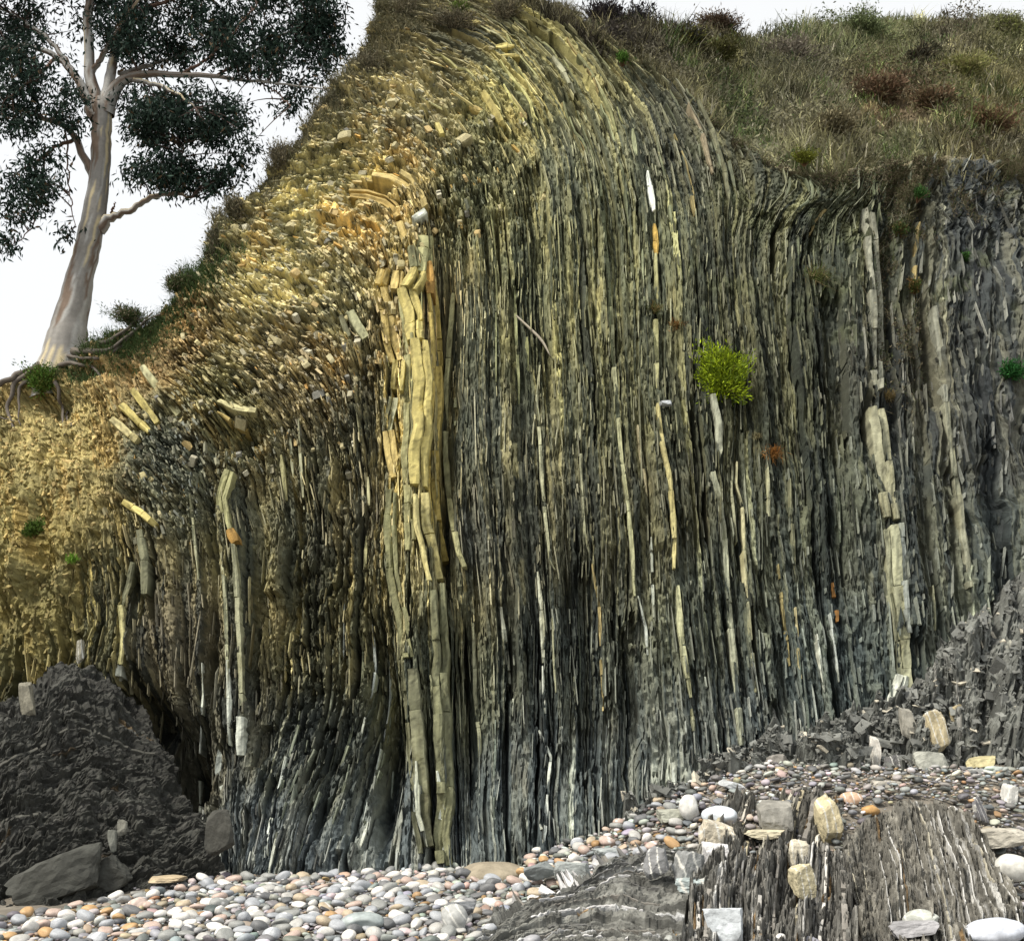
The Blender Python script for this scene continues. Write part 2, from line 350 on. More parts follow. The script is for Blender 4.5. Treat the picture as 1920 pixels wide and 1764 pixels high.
tone = tone * (1 - SOIL) + (0.9 + 0.25 * fbm(px / 50, py / 50, 4, 110)) * SOIL
hue = sm(tone, .5, 1.3)[..., None] * (1 - CR * .5)[..., None]; C = C * ((1 - hue) * np.array([.84, .98, 1.16]) + hue * (np.array([1.07, 1.03, .88]) * (1 - LOW * .8)[..., None] + np.array([1.0, 1.0, .99]) * (LOW * .8)[..., None]))
C = C * (tone ** 1.35 * .98 * (0.93 + 0.25 * fbm(px / 8, py / 8, 2, 111)))[..., None] * (1 + .3 * FOOT)[..., None]
rust = sm(fbm(px / 70, py / 70, 4, 120) + 0.25 * CR + 0.12 * SOIL, 0.22, 0.5) * (0.10 + 0.18 * CR) * (h2(b, k, 121) > 0.45) * (1 - GREY)
C = C * (1 - rust[..., None]) + rust[..., None] * (C * np.array([1.45, 0.95, 0.45]))
veg = sm(fbm(px / 45, py / 45, 4, 130), 0.12, 0.4) * sm(-py0, -760, -560) * sm(px0, 1120, 1350) * 0.4
C = C * (1 - veg[..., None]) + veg[..., None] * np.array([0.10, 0.115, 0.05])
# back of the cliff: rows running away behind the skyline
nb = 7
Pe = P[:, -1]; back = []
for q in range(1, nb + 1):
    f = q / nb
    off = np.stack([np.where(sv < 1000, -0.3, 0.0) * f * 2, np.full(NS, 0.25 + 7.0 * f * f), 0.10 + 1.1 * f + 0 * sv], -1)
    back.append(Pe * [1, 1, 1] + off + (fbm(sv / 40, f * 6, 3, 140) * 0.2)[:, None] * np.array([0, 0, 1.0]))
back = np.stack(back, 1)
VV = np.concatenate([P, back], 1); CC = np.concatenate([C, np.broadcast_to(np.array([.2, .17, .10]), back.shape)], 1)
cliff = link('cliff', np_mesh('cliff', VV.reshape(-1, 3), [grid_faces(NS, NT + nb)[:, ::-1]], CC.reshape(-1, 3)), M_ROCK)
tag(cliff, 'tall cliff of folded shale and sandstone beds standing on edge', None, None, 'structure')

# ---- where the finished face lies, by pixel, for things that sit on it
BX = 4
def raster(px_, py_, Yv, x0=-200, y0=-160, x1=2200, y1=1900):
    nx = int((x1 - x0) / BX); ny = int((y1 - y0) / BX)
    ix = np.clip(((px_ - x0) / BX).astype(int), 0, nx - 1).ravel(); iy = np.clip(((py_ - y0) / BX).astype(int), 0, ny - 1).ravel()
    sm_ = np.zeros(nx * ny); ct = np.zeros(nx * ny)
    np.add.at(sm_, ix * ny + iy, Yv.ravel()); np.add.at(ct, ix * ny + iy, 1)
    A = sm_.reshape(nx, ny); Cn = ct.reshape(nx, ny)
    for _ in range(6):
        pa = np.pad(A, 1); pc = np.pad(Cn, 1)
        a2 = sum(pa[1+i:nx+1+i, 1+j:ny+1+j] for i in (-1,0,1) for j in (-1,0,1)); c2_ = sum(pc[1+i:nx+1+i, 1+j:ny+1+j] for i in (-1,0,1) for j in (-1,0,1))
        A = np.where(Cn > 0, A, a2); Cn = np.where(Cn > 0, Cn, c2_)
    gxp, gyp = np.meshgrid(x0 + (np.arange(nx) + .5) * BX, y0 + (np.arange(ny) + .5) * BX, indexing='ij')
    return np.where(Cn > 0, A / np.maximum(Cn, 1e-9), onto(gxp, gyp)[..., 1]), x0, y0
qx, qy, _ = to_px(P)
RY, RX0, RY0 = raster(qx, qy, P[..., 1])
def faceY(x, y):
    i = np.clip(((np.asarray(x, float) - RX0) / BX).astype(int), 0, RY.shape[0] - 1); j = np.clip(((np.asarray(y, float) - RY0) / BX).astype(int), 0, RY.shape[1] - 1)
    return RY[i, j]
def on_face(x, y, proud=0.0):
    return at(x, y, faceY(x, y) - proud)

# ------------------------------------------------------------------ sandstone beds standing proud of the shale
def bed_slab(pts, w, proud, col, seed, deep=0.3, rough=1.0):
    r = np.random.default_rng(seed); pts = np.array(pts, float)
    L = np.r_[0, np.cumsum(np.linalg.norm(np.diff(pts, axis=0), axis=1))]; tot = L[-1]
    bag = Bag(); col = np.array(col) * [.93, 1.0, .94]; proud = proud * (.45 if w < 12 else .55)
    # a thick bed is two or three laminae side by side
    nl = 1 if w < 19 else 2; cut = np.r_[0, np.sort(r.uniform(.25, .75, nl - 1)) if nl > 1 else [], 1]
    if nl == 3: cut = np.array([0, r.uniform(.22, .34), r.uniform(.62, .76), 1])
    for li in range(nl):
        c0 = (cut[li] + cut[li + 1]) / 2 - .5; lw = (cut[li + 1] - cut[li]) * w * 1.03; lp = proud * (1.0 if nl == 1 else r.uniform(.82, 1.03)); u = r.uniform(-.5, 0) * 4; u = max(u, 0)
        if nl > 1: u = r.uniform(0, .04) * tot
        end = tot if nl == 1 else tot * r.uniform(.95, 1)
        jn = (35, 170) if w >= 12 else (18, 100); lc = col * (1 if nl == 1 else r.uniform(.9, 1.08)); ph = r.uniform(0, 50)
        while u < end - 3:
            ln = min(r.uniform(*jn) if r.random() < .85 else r.uniform(.4, 1) * jn[0], end - u)
            if end - u - ln < 7: ln = end - u
            if w < 12 and bag.n and r.random() < .12: u += min(ln, 25); continue
            n = max(4, int(ln / 5) + 1); q = np.linspace(u, u + ln - .7, n)
            x = np.interp(q, L, pts[:, 0]); y = np.interp(q, L, pts[:, 1])
            xs = np.interp(np.clip(q + 8, 0, tot), L, pts[:, 0]) - np.interp(np.clip(q - 8, 0, tot), L, pts[:, 0])
            ys = np.interp(np.clip(q + 8, 0, tot), L, pts[:, 1]) - np.interp(np.clip(q - 8, 0, tot), L, pts[:, 1])
            sh = c0 * w + vn(q / 40 + 3.7, 0 * q + 2, seed) * (.06 * w + .4) + r.normal(0, .02 * w)
            ll = np.hypot(xs, ys) + 1e-6; x = x + sh * (-ys / ll) * -1; y = y + sh * (xs / ll) * -1
            ww = lw * (.92 + .10 * vn(q / 22 + ph, 0 * q + 3, seed) + .06 * vn(q / 6 + ph, 0 * q + 5, seed)) * r.uniform(.88, 1.03)
            e = np.minimum(q, tot - q) / max(1, min(70, tot * .3)); ww = ww * np.clip((.5 + .5 * e) if w < 12 else (.85 + .15 * e), .5, 1)
            Yf = faceY(x, y); Yf = .6 * Yf.mean() + .4 * np.interp(q, [q[0], q[-1]], [Yf[:max(1, n // 3)].mean(), Yf[-max(1, n // 3):].mean()])
            pr = lp * r.uniform(.8, 1.08); tilt = r.normal(0, .10) * proud
            Cc = at(x, y, Yf); mpp = np.linalg.norm(Cc - CAM, axis=1) / FPX
            tg = nrm(np.stack([xs, 0 * xs, -ys], -1)); nn = np.array([0, -.985, .17]); side = nrm(np.cross(tg, np.broadcast_to(nn, tg.shape)))
            hw = (ww * mpp / 2)[:, None]; m = 7; off = np.array([-1.05, -1.0, -.86, -.3, .3, .86, 1.0, 1.05]); m = 8; dep = np.array([-deep, .88, 1.0, 1.04, 1.02, 1.0, .86, -deep])
            A_ = np.broadcast_to(q[:, None], (n, m)); O_ = np.broadcast_to(off[None] * lw, (n, m))
            rel = .026 * fbm(A_ / 40 + ph, O_ / 9 + ph, 2, seed + 1) * rough + .010 * (h2(np.floor(A_ / 37 + ph), np.floor(O_ / 9), seed + 2) - .5)
            rows = Cc[:, None] + side[:, None] * (hw * off[None])[..., None] + nn * np.where(dep < 0, dep, pr * dep + rel - tilt * off)[..., None]
            ends = np.ones(n); ends[0] = ends[-1] = .93
            g_ = 1 + 0.40 * fbm(A_ / 50 + ph, O_ / 6, 3, seed + 3) + .2 * vn(A_ / 9, O_ / 2 + ph, seed + 4)
            st = sm(fbm(A_ / 45 + 9, O_ / 16 + ph, 3, seed + 6), .0, .45)[..., None] * .8
            sp_ = 1 - .45 * (h2(np.floor(A_ / 2.2 + ph), np.floor(O_ / 1.6), seed + 9) > .8) * (h2(np.floor(A_ / 14), np.floor(O_ / 9), seed + 10) > .4)
            cc = lc * r.uniform(.85, 1.08) * (g_ * sp_)[..., None]; cc = cc * (1 - st) + st * cc * [.72, .70, .62]
            F = grid_faces(n, m); cap0 = np.array([list(range(m))]); cap1 = np.array([list(range(m))[::-1]]) + (n - 1) * m
            bag.add(rows, [F, cap0, cap1], np.clip(cc, .01, .9).reshape(-1, 3))
            u += ln
    return bag.mesh('rock_bed')
CREAM = (.62, .50, .20); OCHRE = (.58, .43, .18); ORNG = (.46, .26, .08); OLIVE = (.24, .225, .125); PALE = (.38, .36, .25); WHITE = (.66, .65, .60); GREYB = (.36, .37, .36); DUN = (.20, .19, .125); BROWN=(.34,.27,.19)
BEDS = [
 # the double rib in the middle
 ([(757,560),(764,620),(770,700),(768,780),(764,860),(768,940),(772,1040)], 22, .16, (.34,.31,.17), 'olive bed filling the middle of the rib'), ([(716,545),(728,600),(738,660),(744,685)], 32, .22, OCHRE, 'ochre split sandstone bed in the middle rib'), ([(747,684),(746,744)], 27, .32, CREAM, 'bright yellow sandstone block on the middle rib'),
 ([(738,748),(730,790),(726,815)], 20, .16, PALE, None), ([(729,812),(737,860),(747,905)], 26, .28, OCHRE, 'tilted ochre block on the middle rib'),
 ([(738,915),(730,990),(737,1080),(755,1160),(768,1250)], 24, .20, OLIVE, None), ([(768,1250),(776,1330),(785,1430),(790,1530),(800,1600)], 34, .26, DUN, 'thick dun sandstone bed at the foot of the middle rib'),
 ([(762,545),(775,600),(783,650)], 36, .30, CREAM, None), ([(788,640),(796,720),(793,800),(788,860),(790,930)], 38, .42, CREAM, 'tall cream sandstone bed of the middle rib'),
 ([(790,930),(796,1000),(810,1060),(818,1100)], 32, .36, (.56,.47,.23), None), ([(820,1100),(826,1180),(828,1300),(832,1400),(836,1500),(830,1570),(838,1640)], 32, .40, (.235,.225,.14), 'long grey buff bed running down to the shingle'),
 ([(806,515),(814,570),(819,640),(819,740),(815,830),(812,900),(820,1000),(835,1060)], 22, .14, (.46,.34,.11), 'ochre stained flank of the middle rib'),
 ([(804,500),(808,560)], 18, .30, ORNG, 'orange stained block at the head of the middle rib'),
 ([(722,515),(716,545)], 24, .34, OCHRE, None), ([(748,520),(744,556)], 24, .34, OCHRE, None), ([(785,520),(768,556)], 36, .42, CREAM, None), ([(798,450),(790,520)], 34, .26, (.40,.37,.20), None),
 ([(752,420),(760,445),(770,470)], 24, .26, OCHRE, None), ([(775,470),(780,510)], 22, .24, OLIVE, None), ([(776,424),(800,408)], 15, .36, WHITE, 'white quartz patch above the middle rib'),
 ([(656,372),(690,374),(722,384),(740,398),(752,418)], 20, .24, (.52,.36,.14), 'orange sandstone bed bent over the fold hinge'), ([(700,338),(735,342),(760,356),(776,378),(785,402)], 16, .30, (.62,.46,.20), 'pale ochre bed curving over the fold hinge'),
 ([(752,330),(775,345),(792,372),(797,398)], 14, .28, (.56,.43,.2), None), ([(660,342),(705,346)], 12, .30, CREAM, None), ([(690,348),(735,352)], 10, .34, OCHRE, None),
 ([(852,560),(843,640),(838,720),(835,820),(838,900),(848,980),(860,1040),(872,1070)], 12, .30, (.46,.42,.24), 'pale edged bed right of the deep groove'),
 ([(888,1170),(891,1300),(899,1380),(902,1440)], 8, .16, PALE, None),
 # left ribs
 ([(434,888),(419,940),(424,985),(432,1012)], 22, .30, (.34,.315,.17), 'blunt ochre bed standing out at the left'), ([(436,1000),(446,1024)], 18, .34, ORNG, None),
 ([(442,1026),(447,1100),(452,1200),(456,1340)], 11, .30, PALE, 'tall pale bed left of the rough shale'), ([(412,960),(420,1050),(428,1180),(431,1300)], 7, .26, PALE, None),
 ([(455,1348),(457,1420)], 17, .30, WHITE, 'white quartz block at the foot of a pale bed'), ([(430,1240),(434,1400)], 8, .22, WHITE, None), ([(381,1245),(383,1310),(378,1400),(377,1525)], 5, .2, (.66,.66,.62), None), ([(358,930),(366,1000),(375,1090)], 5, .18, PALE, None),
 ([(418,1390),(412,1450),(424,1490)], 12, .2, GREYB, None), ([(268,1000),(276,1050),(278,1120)], 16, .30, DUN, None), ([(254,1060),(246,1100),(232,1140)], 12, .24, DUN, None), ([(231,1140),(237,1200),(231,1250)], 12, .24, (.48,.42,.22), None), ([(230,1240),(228,1282)], 12, .26, WHITE, None),
 ([(272,694),(300,735),(340,785)], 16, .26, (.46,.42,.26), 'leaning slab in the soil below the tree'), ([(252,738),(300,800)], 13, .24, CREAM, None), ([(232,765),(285,815)], 13, .24, CREAM, None), ([(214,792),(262,832)], 15, .30, (.60,.50,.27), 'cream slab leaning out of the yellow soil'), ([(236,945),(268,965),(298,992)], 12, .26, CREAM, None),
 ([(416,762),(450,775),(486,782)], 16, .42, (.48,.42,.24), 'overhanging slab above a dark hollow'), ([(412,782),(440,800),(470,815)], 9, .36, OCHRE, None), ([(660,592),(672,615),(690,642)], 18, .3, (.40,.38,.24), None), ([(640,600),(655,640)], 12, .24, DUN, None),
 # the long thin beds of the main face
 ([(1012,690),(1006,760),(1012,830),(1020,950),(1030,1050),(1041,1072)], 7, .16, PALE, None), ([(1085,720),(1086,800),(1090,900),(1095,1000),(1110,1060)], 6, .14, PALE, None), ([(1110,1060),(1122,1130),(1128,1230),(1130,1335)], 6, .16, (.44,.34,.17), 'thin rusty bed low on the main face'),
 ([(1008,1075),(1013,1130),(1018,1200),(1018,1245)], 9, .18, (.60,.58,.48), None), ([(1017,1250),(1022,1340)], 6, .15, WHITE, None), ([(1035,1160),(1042,1300)], 5, .14, PALE, None), ([(1145,560),(1148,650),(1155,750),(1165,870),(1178,950),(1185,1040),(1190,1120)], 8, .16, (.40,.38,.24), None), ([(1195,1120),(1210,1180),(1214,1230)], 6, .14, (.6,.6,.56), None),
 ([(1229,480),(1228,590),(1229,680),(1232,760)], 10, .20, (.40,.37,.20), None), ([(1232,760),(1240,830),(1255,900),(1262,980),(1263,1070)], 10, .2, (.52,.44,.22), 'yellow bed running down the middle of the main face'), ([(1270,1100),(1275,1180),(1285,1260),(1293,1310)], 10, .18, (.42,.40,.26), None), ([(1296,1330),(1300,1372)], 8, .15, PALE, None),
 ([(1195,800),(1203,870),(1213,935)], 7, .15, (.44,.37,.24), None), ([(1220,1010),(1225,1160)], 6, .15, (.5,.5,.44), None), ([(1214,328),(1220,370),(1225,402)], 11, .22, (.85,.85,.82), 'short white quartz stripe high on the face'), ([(1226,425),(1230,482)], 10, .20, (.56,.36,.10), 'orange bed end below the white stripe'),
 ([(1262,258),(1282,310),(1297,370),(1302,410)], 9, .18, (.42,.33,.16), 'orange bed curving at the top of the face'), ([(1308,195),(1336,255),(1356,320),(1370,395)], 9, .22, DUN, None), ([(1290,200),(1318,262),(1336,330)], 8, .2, BROWN, None), ([(1236,200),(1262,262),(1275,320)], 7, .18, DUN, None), ([(1036,112),(1056,140),(1078,182)], 10, .2, (.48,.45,.32), 'broken pale bed under the grassy top'),
 ([(1015,330),(1018,380),(1016,450)], 8, .18, OLIVE, None), ([(1066,350),(1070,400)], 8, .18, OLIVE, None), ([(930,95),(965,92)], 10, .24, CREAM, None), ([(940,112),(975,112)], 9, .24, CREAM, None), ([(866,52),(898,50)], 10, .24, CREAM, None),
 ([(905,180),(928,215),(946,246)], 12, .22, CREAM, None), ([(880,208),(905,218)], 9, .3, OCHRE, None), ([(820,240),(830,260)], 12, .24, CREAM, None),
 # right part
 ([(1625,398),(1632,480),(1640,580),(1640,680),(1642,742)], 24, .26, (.30,.285,.235), 'upright brown bed speckled with white lichen'), ([(1640,765),(1646,830),(1655,900),(1668,985)], 32, .30, (.37,.345,.25), 'thick pale brown bed on the right'), ([(1664,985),(1672,1060),(1680,1150),(1690,1250),(1695,1315)], 30, .28, (.35,.335,.24), None), ([(1686,985),(1693,1080),(1703,1190)], 12, .2, GREYB, None),
 ([(1748,580),(1760,660),(1770,760)], 12, .22, (.27,.26,.22), None), ([(1770,760),(1785,880),(1798,980),(1810,1070),(1816,1105)], 13, .24, (.30,.285,.22), 'slanting grey brown bed near the scree'), ([(1688,1268),(1680,1300),(1668,1335)], 28, .3, (.66,.65,.60), 'white veined block at the foot of the thick bed'),
 ([(1335,745),(1346,800),(1345,850),(1335,890)], 13, .20, (.36,.35,.28), None), ([(1335,890),(1345,930),(1355,1000),(1360,1100),(1370,1200),(1380,1300),(1390,1400)], 12, .2, (.42,.41,.32), 'long pale bed below the yellow shrub'), ([(1380,870),(1378,910),(1390,960),(1395,1050),(1401,1125)], 7, .2, (.56,.50,.32), None), ([(1370,870),(1371,930),(1380,1020)], 5, .18, PALE, None),
 ([(1401,1130),(1408,1220),(1416,1300)], 7, .16, PALE, None), ([(1438,880),(1441,1000)], 6, .16, PALE, None), ([(1480,900),(1490,1080)], 6, .14, DUN, None), ([(1558,1095),(1564,1130),(1568,1168)], 9, .16, (.34,.16,.05), 'rust red streak low on the right face'), ([(1458,1060),(1468,1160),(1480,1250)], 5, .16, (.42,.34,.17), None), ([(1490,1140),(1500,1275)], 5, .15, (.5,.42,.25), None), ([(1530,1190),(1545,1300)], 6, .14, WHITE, None), ([(1745,1100),(1751,1185)], 6, .16, PALE, None),
 ([(940,1140),(946,1200),(956,1285)], 9, .15, (.46,.45,.38), None), ([(1010,1370),(1032,1420),(1026,1480)], 6, .14, (.66,.66,.62), None), ([(1026,1490),(1018,1590)], 8, .14, (.7,.7,.68), None), ([(1012,1545),(1028,1600)], 7, .16, WHITE, None), ([(1076,1270),(1078,1400)], 6, .14, PALE, None), ([(782,1430),(786,1530),(802,1590)], 9, .40, (.62,.62,.56), None), ([(822,1450),(832,1520),(822,1560)], 10, .5, (.7,.7,.66), None),
 ([(560,790),(566,880),(572,960)], 6, .2, PALE, None), ([(545,820),(552,900)], 6, .2, PALE, None), ([(520,1560),(505,1640)], 6, .1, WHITE, None), ([(690,1540),(676,1590)], 6, .12, WHITE, None), ([(1260,1430),(1263,1480)], 12, .1, (.6,.6,.57), None),
]
nb_ = 0
for i, (pts, w, pr, c, lab) in enumerate(BEDS):
    o = link('rock_bed', bed_slab(pts, w, pr, c, 300 + i, rough=1.0), M_BED, cliff)
    if lab: o['label'] = lab
    nb_ += 1
# thinner beds along the bedding between the traced ones
r = np.random.default_rng(77)
for i in range(185):
    s0 = r.uniform(840, 1745) if i < 140 else r.uniform(455, 720)
    si = int(np.searchsorted(sv, s0)); t0 = r.uniform(0.05, 0.93); ln = r.uniform(0.03, 0.20)
    if s0 > 1100 and r.random() < .3: t0 = r.uniform(.62, .85)
    j = np.arange(int(t0 * NT), min(NT - 6, int((t0 + ln) * NT)), 5)
    if len(j) < 3: continue
    pts = np.stack([qx[si, j], qy[si, j]], -1); pts[:, 0] = np.convolve(np.pad(pts[:, 0], 2, 'edge'), np.ones(5) / 5, 'valid')
    mx, my = pts.mean(0)
    if np.hypot(*np.diff(pts, axis=0).T).max() > 36: continue
    if CR[si, j].mean() > .5 or SOIL[si, j].mean() > .3: continue
    rc = region_col(np.array([mx]), np.array([my]))[0]
    c = rc * r.uniform(1.1, 2.0) * (1.35 if r.random() < .12 else 1) + r.uniform(0, .05)
    if my > 1150 and r.random() < .3: c = np.array([.55, .56, .55]) * r.uniform(.8, 1.2)
    if r.random() < .05: c = np.array([.40, .30, .14])
    link('rock_bed', bed_slab(pts, np.clip(r.lognormal(1.5, .35), 3, 10), r.uniform(.08, .2), np.clip(c, .05, .8), 900 + i), M_BED, cliff); nb_ += 1

# ---- slabs and chips of broken rock lying in the bedding of the fold
ET = nrm(np.gradient(B0, axis=1)); del_ = None
BOXV = np.array([(-1,-1,-1),(1,-1,-1),(1,1,-1),(-1,1,-1),(-1,-1,1),(1,-1,1),(1,1,1),(-1,1,1)], float) / 2
BOXF = np.array([(0,3,2,1),(4,5,6,7),(0,1,5,4),(1,2,6,5),(2,3,7,6),(3,0,4,7)])
def chips(idx_i, idx_j, ln, th, dp, col, seed, spread=0.25, lift=0.3):
    """boxes: ln along bedding, th across it, dp out of the face"""
    r = np.random.default_rng(seed); n = len(idx_i)
    c = P[idx_i, idx_j]; a = ET[idx_i, idx_j]; nn = N0[idx_i, idx_j]
    a = nrm(a + r.normal(0, spread, (n, 3))); nn = nrm(nn + r.normal(0, spread, (n, 3))); bb = nrm(np.cross(a, nn)); nn = nrm(np.cross(bb, a))
    V = BOXV[None] * (1 + 0 * c[:, None, :1])
    V = V + r.uniform(-.17, .17, (n, 8, 3))
    Wd = (c + nn * (dp * lift)[:, None])[:, None] + V[..., 0:1] * (a * ln[:, None])[:, None] + V[..., 1:2] * (bb * th[:, None])[:, None] + V[..., 2:3] * (nn * dp[:, None])[:, None]
    F = (BOXF[None] + (np.arange(n) * 8)[:, None, None]).reshape(-1, 4)
    return Wd.reshape(-1, 3), F, np.repeat(np.clip(col, .01, .9), 8, 0)
def pick(wt, n, seed):
    r = np.random.default_rng(seed); f = wt.ravel() / wt.sum(); q = np.searchsorted(np.cumsum(f), r.random(n))
    return np.unravel_index(np.clip(q, 0, wt.size - 1), wt.shape)
area = np.linalg.norm(np.cross(np.gradient(B0, axis=0), np.gradient(B0, axis=1)), axis=-1)
r = np.random.default_rng(5)
vis = (py0 > -40) & (px0 > -60) & (px0 < 1980)
ci, cj = pick(area * CR * (1 - SOIL) * vis, 4500, 1); n = len(ci)
cc = cq[np.clip(ci // 8, 0, cq.shape[0]-1), np.clip(cj // 4, 0, cq.shape[1]-1)] * (0.75 + 0.5 * r.random((n, 1)))
cc = np.where(r.random((n, 1)) < .05, cc * [1.2, .88, .5], cc); cc = np.where(r.random((n, 1)) < .35, cc * [.62, .68, .85], cc) * [.96, 1, 1.12]
sz = np.clip(r.lognormal(-3.25, .6, n), 0, .085)
V, F, K = chips(ci, cj, sz * r.uniform(1.0, 2.2, n), sz * r.uniform(.22, .5, n), sz * r.uniform(.6, 1.0, n), cc, 2, .17, .0)
tag(link('loose_rock_chips', np_mesh('loose_rock_chips', V, [F], K), M_BED, cliff), 'yellowish broken stone chips covering the fold', None, None, 'stuff')
ci, cj = pick(area * (1 - CR) * (1 - SOIL) * vis * (1 - .5 * FOOT) * (1 - .5 * GREY), 3500, 3); n = len(ci)
cc = cq[np.clip(ci // 8, 0, cq.shape[0]-1), np.clip(cj // 4, 0, cq.shape[1]-1)] * (0.45 + 1.1 * r.random((n, 1)) ** 1.7)
pale = r.random((n, 1)) < .13
cc = np.where(pale, cc * 1.7 + .05, cc)
ln = r.lognormal(-1.95, .6, n); V, F, K = chips(ci, cj, ln, r.lognormal(-4.6, .4, n), r.uniform(.03, .08, n), cc, 4, .03, .2)
tag(link('shale_slivers', np_mesh('shale_slivers', V, [F], K), M_ROCK, cliff), 'thin upright slivers of grey and olive shale', None, None, 'stuff')
ci, cj = pick(area * (1 - CR) * (1 - SOIL) * vis * (1 - .6 * FOOT) * (1 - .5 * GREY), 2200, 13); n = len(ci)
cc = cq[np.clip(ci // 8, 0, cq.shape[0]-1), np.clip(cj // 4, 0, cq.shape[1]-1)] * r.uniform(1.3, 2.5, (n, 1)) + r.uniform(.0, .06, (n, 1))
V, F, K = chips(ci, cj, r.lognormal(-1.45, .6, n), r.uniform(.007, .014, n), r.uniform(.04, .09, n), cc, 14, .015, .3)
tag(link('pale_laminae', np_mesh('pale_laminae', V, [F], K), M_ROCK, cliff), 'thin pale laminae between the darker shale', None, None, 'stuff')
ci, cj = pick(area * SOIL * vis, 1700, 16); n = len(ci); cc = cq[np.clip(ci // 8, 0, cq.shape[0]-1), np.clip(cj // 4, 0, cq.shape[1]-1)] * r.uniform(.6, 1.5, (n, 1)) * [1, 1, 1.15]; sz = np.clip(r.lognormal(-3.7, .55, n), 0, .055)
V, F, K = chips(ci, cj, sz * r.uniform(1, 1.6, n), sz * r.uniform(.4, .9, n), sz, cc, 17, .6, .1)
tag(link('soil_rubble', np_mesh('soil_rubble', V, [F], K), M_BED, cliff), 'small stones stuck in the yellow soil bank', None, None, 'stuff')
# the larger blocks, one by one (shared shapes)
def block_mesh(seed, smoothish=False):
    r = np.random.default_rng(seed); n = r.integers(5, 8); a = np.sort(r.uniform(0, 2 * math.pi, n) * .35 + np.arange(n) / n * 2 * math.pi)
    rad = r.uniform(.36, .52, n); x = np.cos(a) * rad; y = np.sin(a) * rad
    rings = []
    for (sc_, z) in ((.9, -.5), (1.0, -.38), (1.0, .34), (.86, .5)):
        rings.append(np.stack([x * sc_, y * sc_, z + r.normal(0, .05, n) + x * r.normal(0, .1)], -1))
    V = np.concatenate(rings); F = []
    for q in range(3):
        for k_ in range(n): F.append([q*n + k_, q*n + (k_+1) % n, (q+1)*n + (k_+1) % n, (q+1)*n + k_])
    return V, [np.array(F), np.array([list(range(n))[::-1]]), np.array([[3*n + k_ for k_ in range(n)]])]
TINTS = [(.52,.46,.24), (.42,.38,.22), (.50,.38,.17), (.30,.28,.19), (.46,.44,.33), (.24,.24,.21)]
BLK = []
for i in range(18):
    V, Fs = block_mesh(500 + i); c = np.array(TINTS[i % 6]); rr = np.random.default_rng(i)
    me = np_mesh('stone_block', V, Fs, np.clip(c * rr.uniform(.85, 1.15, (len(V), 1)), 0, 1)); me.materials.append(M_BED); BLK.append(me)
from mathutils import Matrix
ci, cj = pick(area * CR * (1 - SOIL) * vis, 260, 8); r = np.random.default_rng(9)
for i_, j_ in zip(ci, cj):
    a = nrm(ET[i_, j_] + r.normal(0, .2, 3)); nn = nrm(N0[i_, j_] + r.normal(0, .25, 3)); bb = nrm(np.cross(a, nn)); nn = np.cross(bb, a)
    s_ = r.lognormal(-1.95, .35); M = np.eye(4)
    M[:3, 0] = a * s_ * r.uniform(.9, 1.35); M[:3, 1] = nn * s_ * .9; M[:3, 2] = bb * s_ * r.uniform(.35, .7); M[:3, 3] = P[i_, j_] + N0[i_, j_] * s_ * .02
    kk = r.choice(6, p=[.28, .24, .16, .12, .12, .08])
    o = link('stone_block', BLK[int(kk) + 6 * r.integers(0, 3)], None, cliff); o.matrix_local = Matrix(M.tolist())

# ------------------------------------------------------------------ ground, hill and scree
xs = np.unique(np.r_[np.linspace(-90, -10, 12), np.linspace(-10, 12, 130), np.linspace(12, 90, 12)]); ys = np.unique(np.r_[np.linspace(-60, 6, 10), np.linspace(6, 15, 80), np.linspace(15, 40, 5)])
Xg, Yg = np.meshgrid(xs, ys, indexing='ij'); Zg = beachZ(Xg, Yg) + fbm(Xg * 1.3, Yg * 1.3, 3, 200) * .05 - .03
gc = np.array([.17, .155, .13]) * (1 + .4 * fbm(Xg * 3, Yg * 3, 3, 201))[..., None]
tag(link('beach', np_mesh('beach', np.stack([Xg, Yg, Zg], -1).reshape(-1, 3), [grid_faces(len(xs), len(ys))], gc.reshape(-1, 3), True), M_SOIL), 'shingle beach rising towards the cliff', None, None, 'structure')

EDGE = np.array([(960,0),(1010,35),(1100,82),(1190,118),(1250,155),(1300,205),(1335,270),(1370,335),(1430,322),(1500,335),(1590,345),(1635,385),(1680,440),(1722,390),(1770,335),(1830,325),(1920,318),(2100,310)], float)
CREST = np.array([(960,20),(1000,30),(1060,55),(1110,52),(1150,48),(1230,60),(1330,52),(1400,60),(1480,50),(1540,30),(1620,20),(1750,24),(1850,18),(1920,25),(2100,25)], float)
nu, nv = 170, 90
ux = np.linspace(960, 2100, nu); ey = np.interp(ux, EDGE[:, 0], EDGE[:, 1]) + 8 + fbm(ux / 45, ux * 0, 3, 212) * 26 * sm(ux, 1380, 1450); cy = np.interp(ux, CREST[:, 0], CREST[:, 1]) + 17; cy = np.minimum(cy, ey - 6)
Pf = on_face(ux, ey); Pf[:, 1] += .15
mslope = 1.15; el = rays(ux, cy); te = el[:, 2] / el[:, 1]
yc = (CAM[2] - Pf[:, 2] + mslope * Pf[:, 1]) / (mslope - te); yc = np.clip(np.convolve(np.pad(yc, 8, 'edge'), np.ones(17) / 17, 'valid'), Pf[:, 1] + .3, 40)
Pc = at(ux, cy, yc)
v = np.linspace(0, 1, nv)[None, :, None]
HP = Pf[:, None] * (1 - v) + Pc[:, None] * v
bul = fbm(HP[..., 0] * .5, HP[..., 1] * .5, 4, 210) * .35 * np.sin(v[..., 0] * math.pi) + fbm(HP[..., 0] * 2, HP[..., 1] * 2, 3, 211) * .08
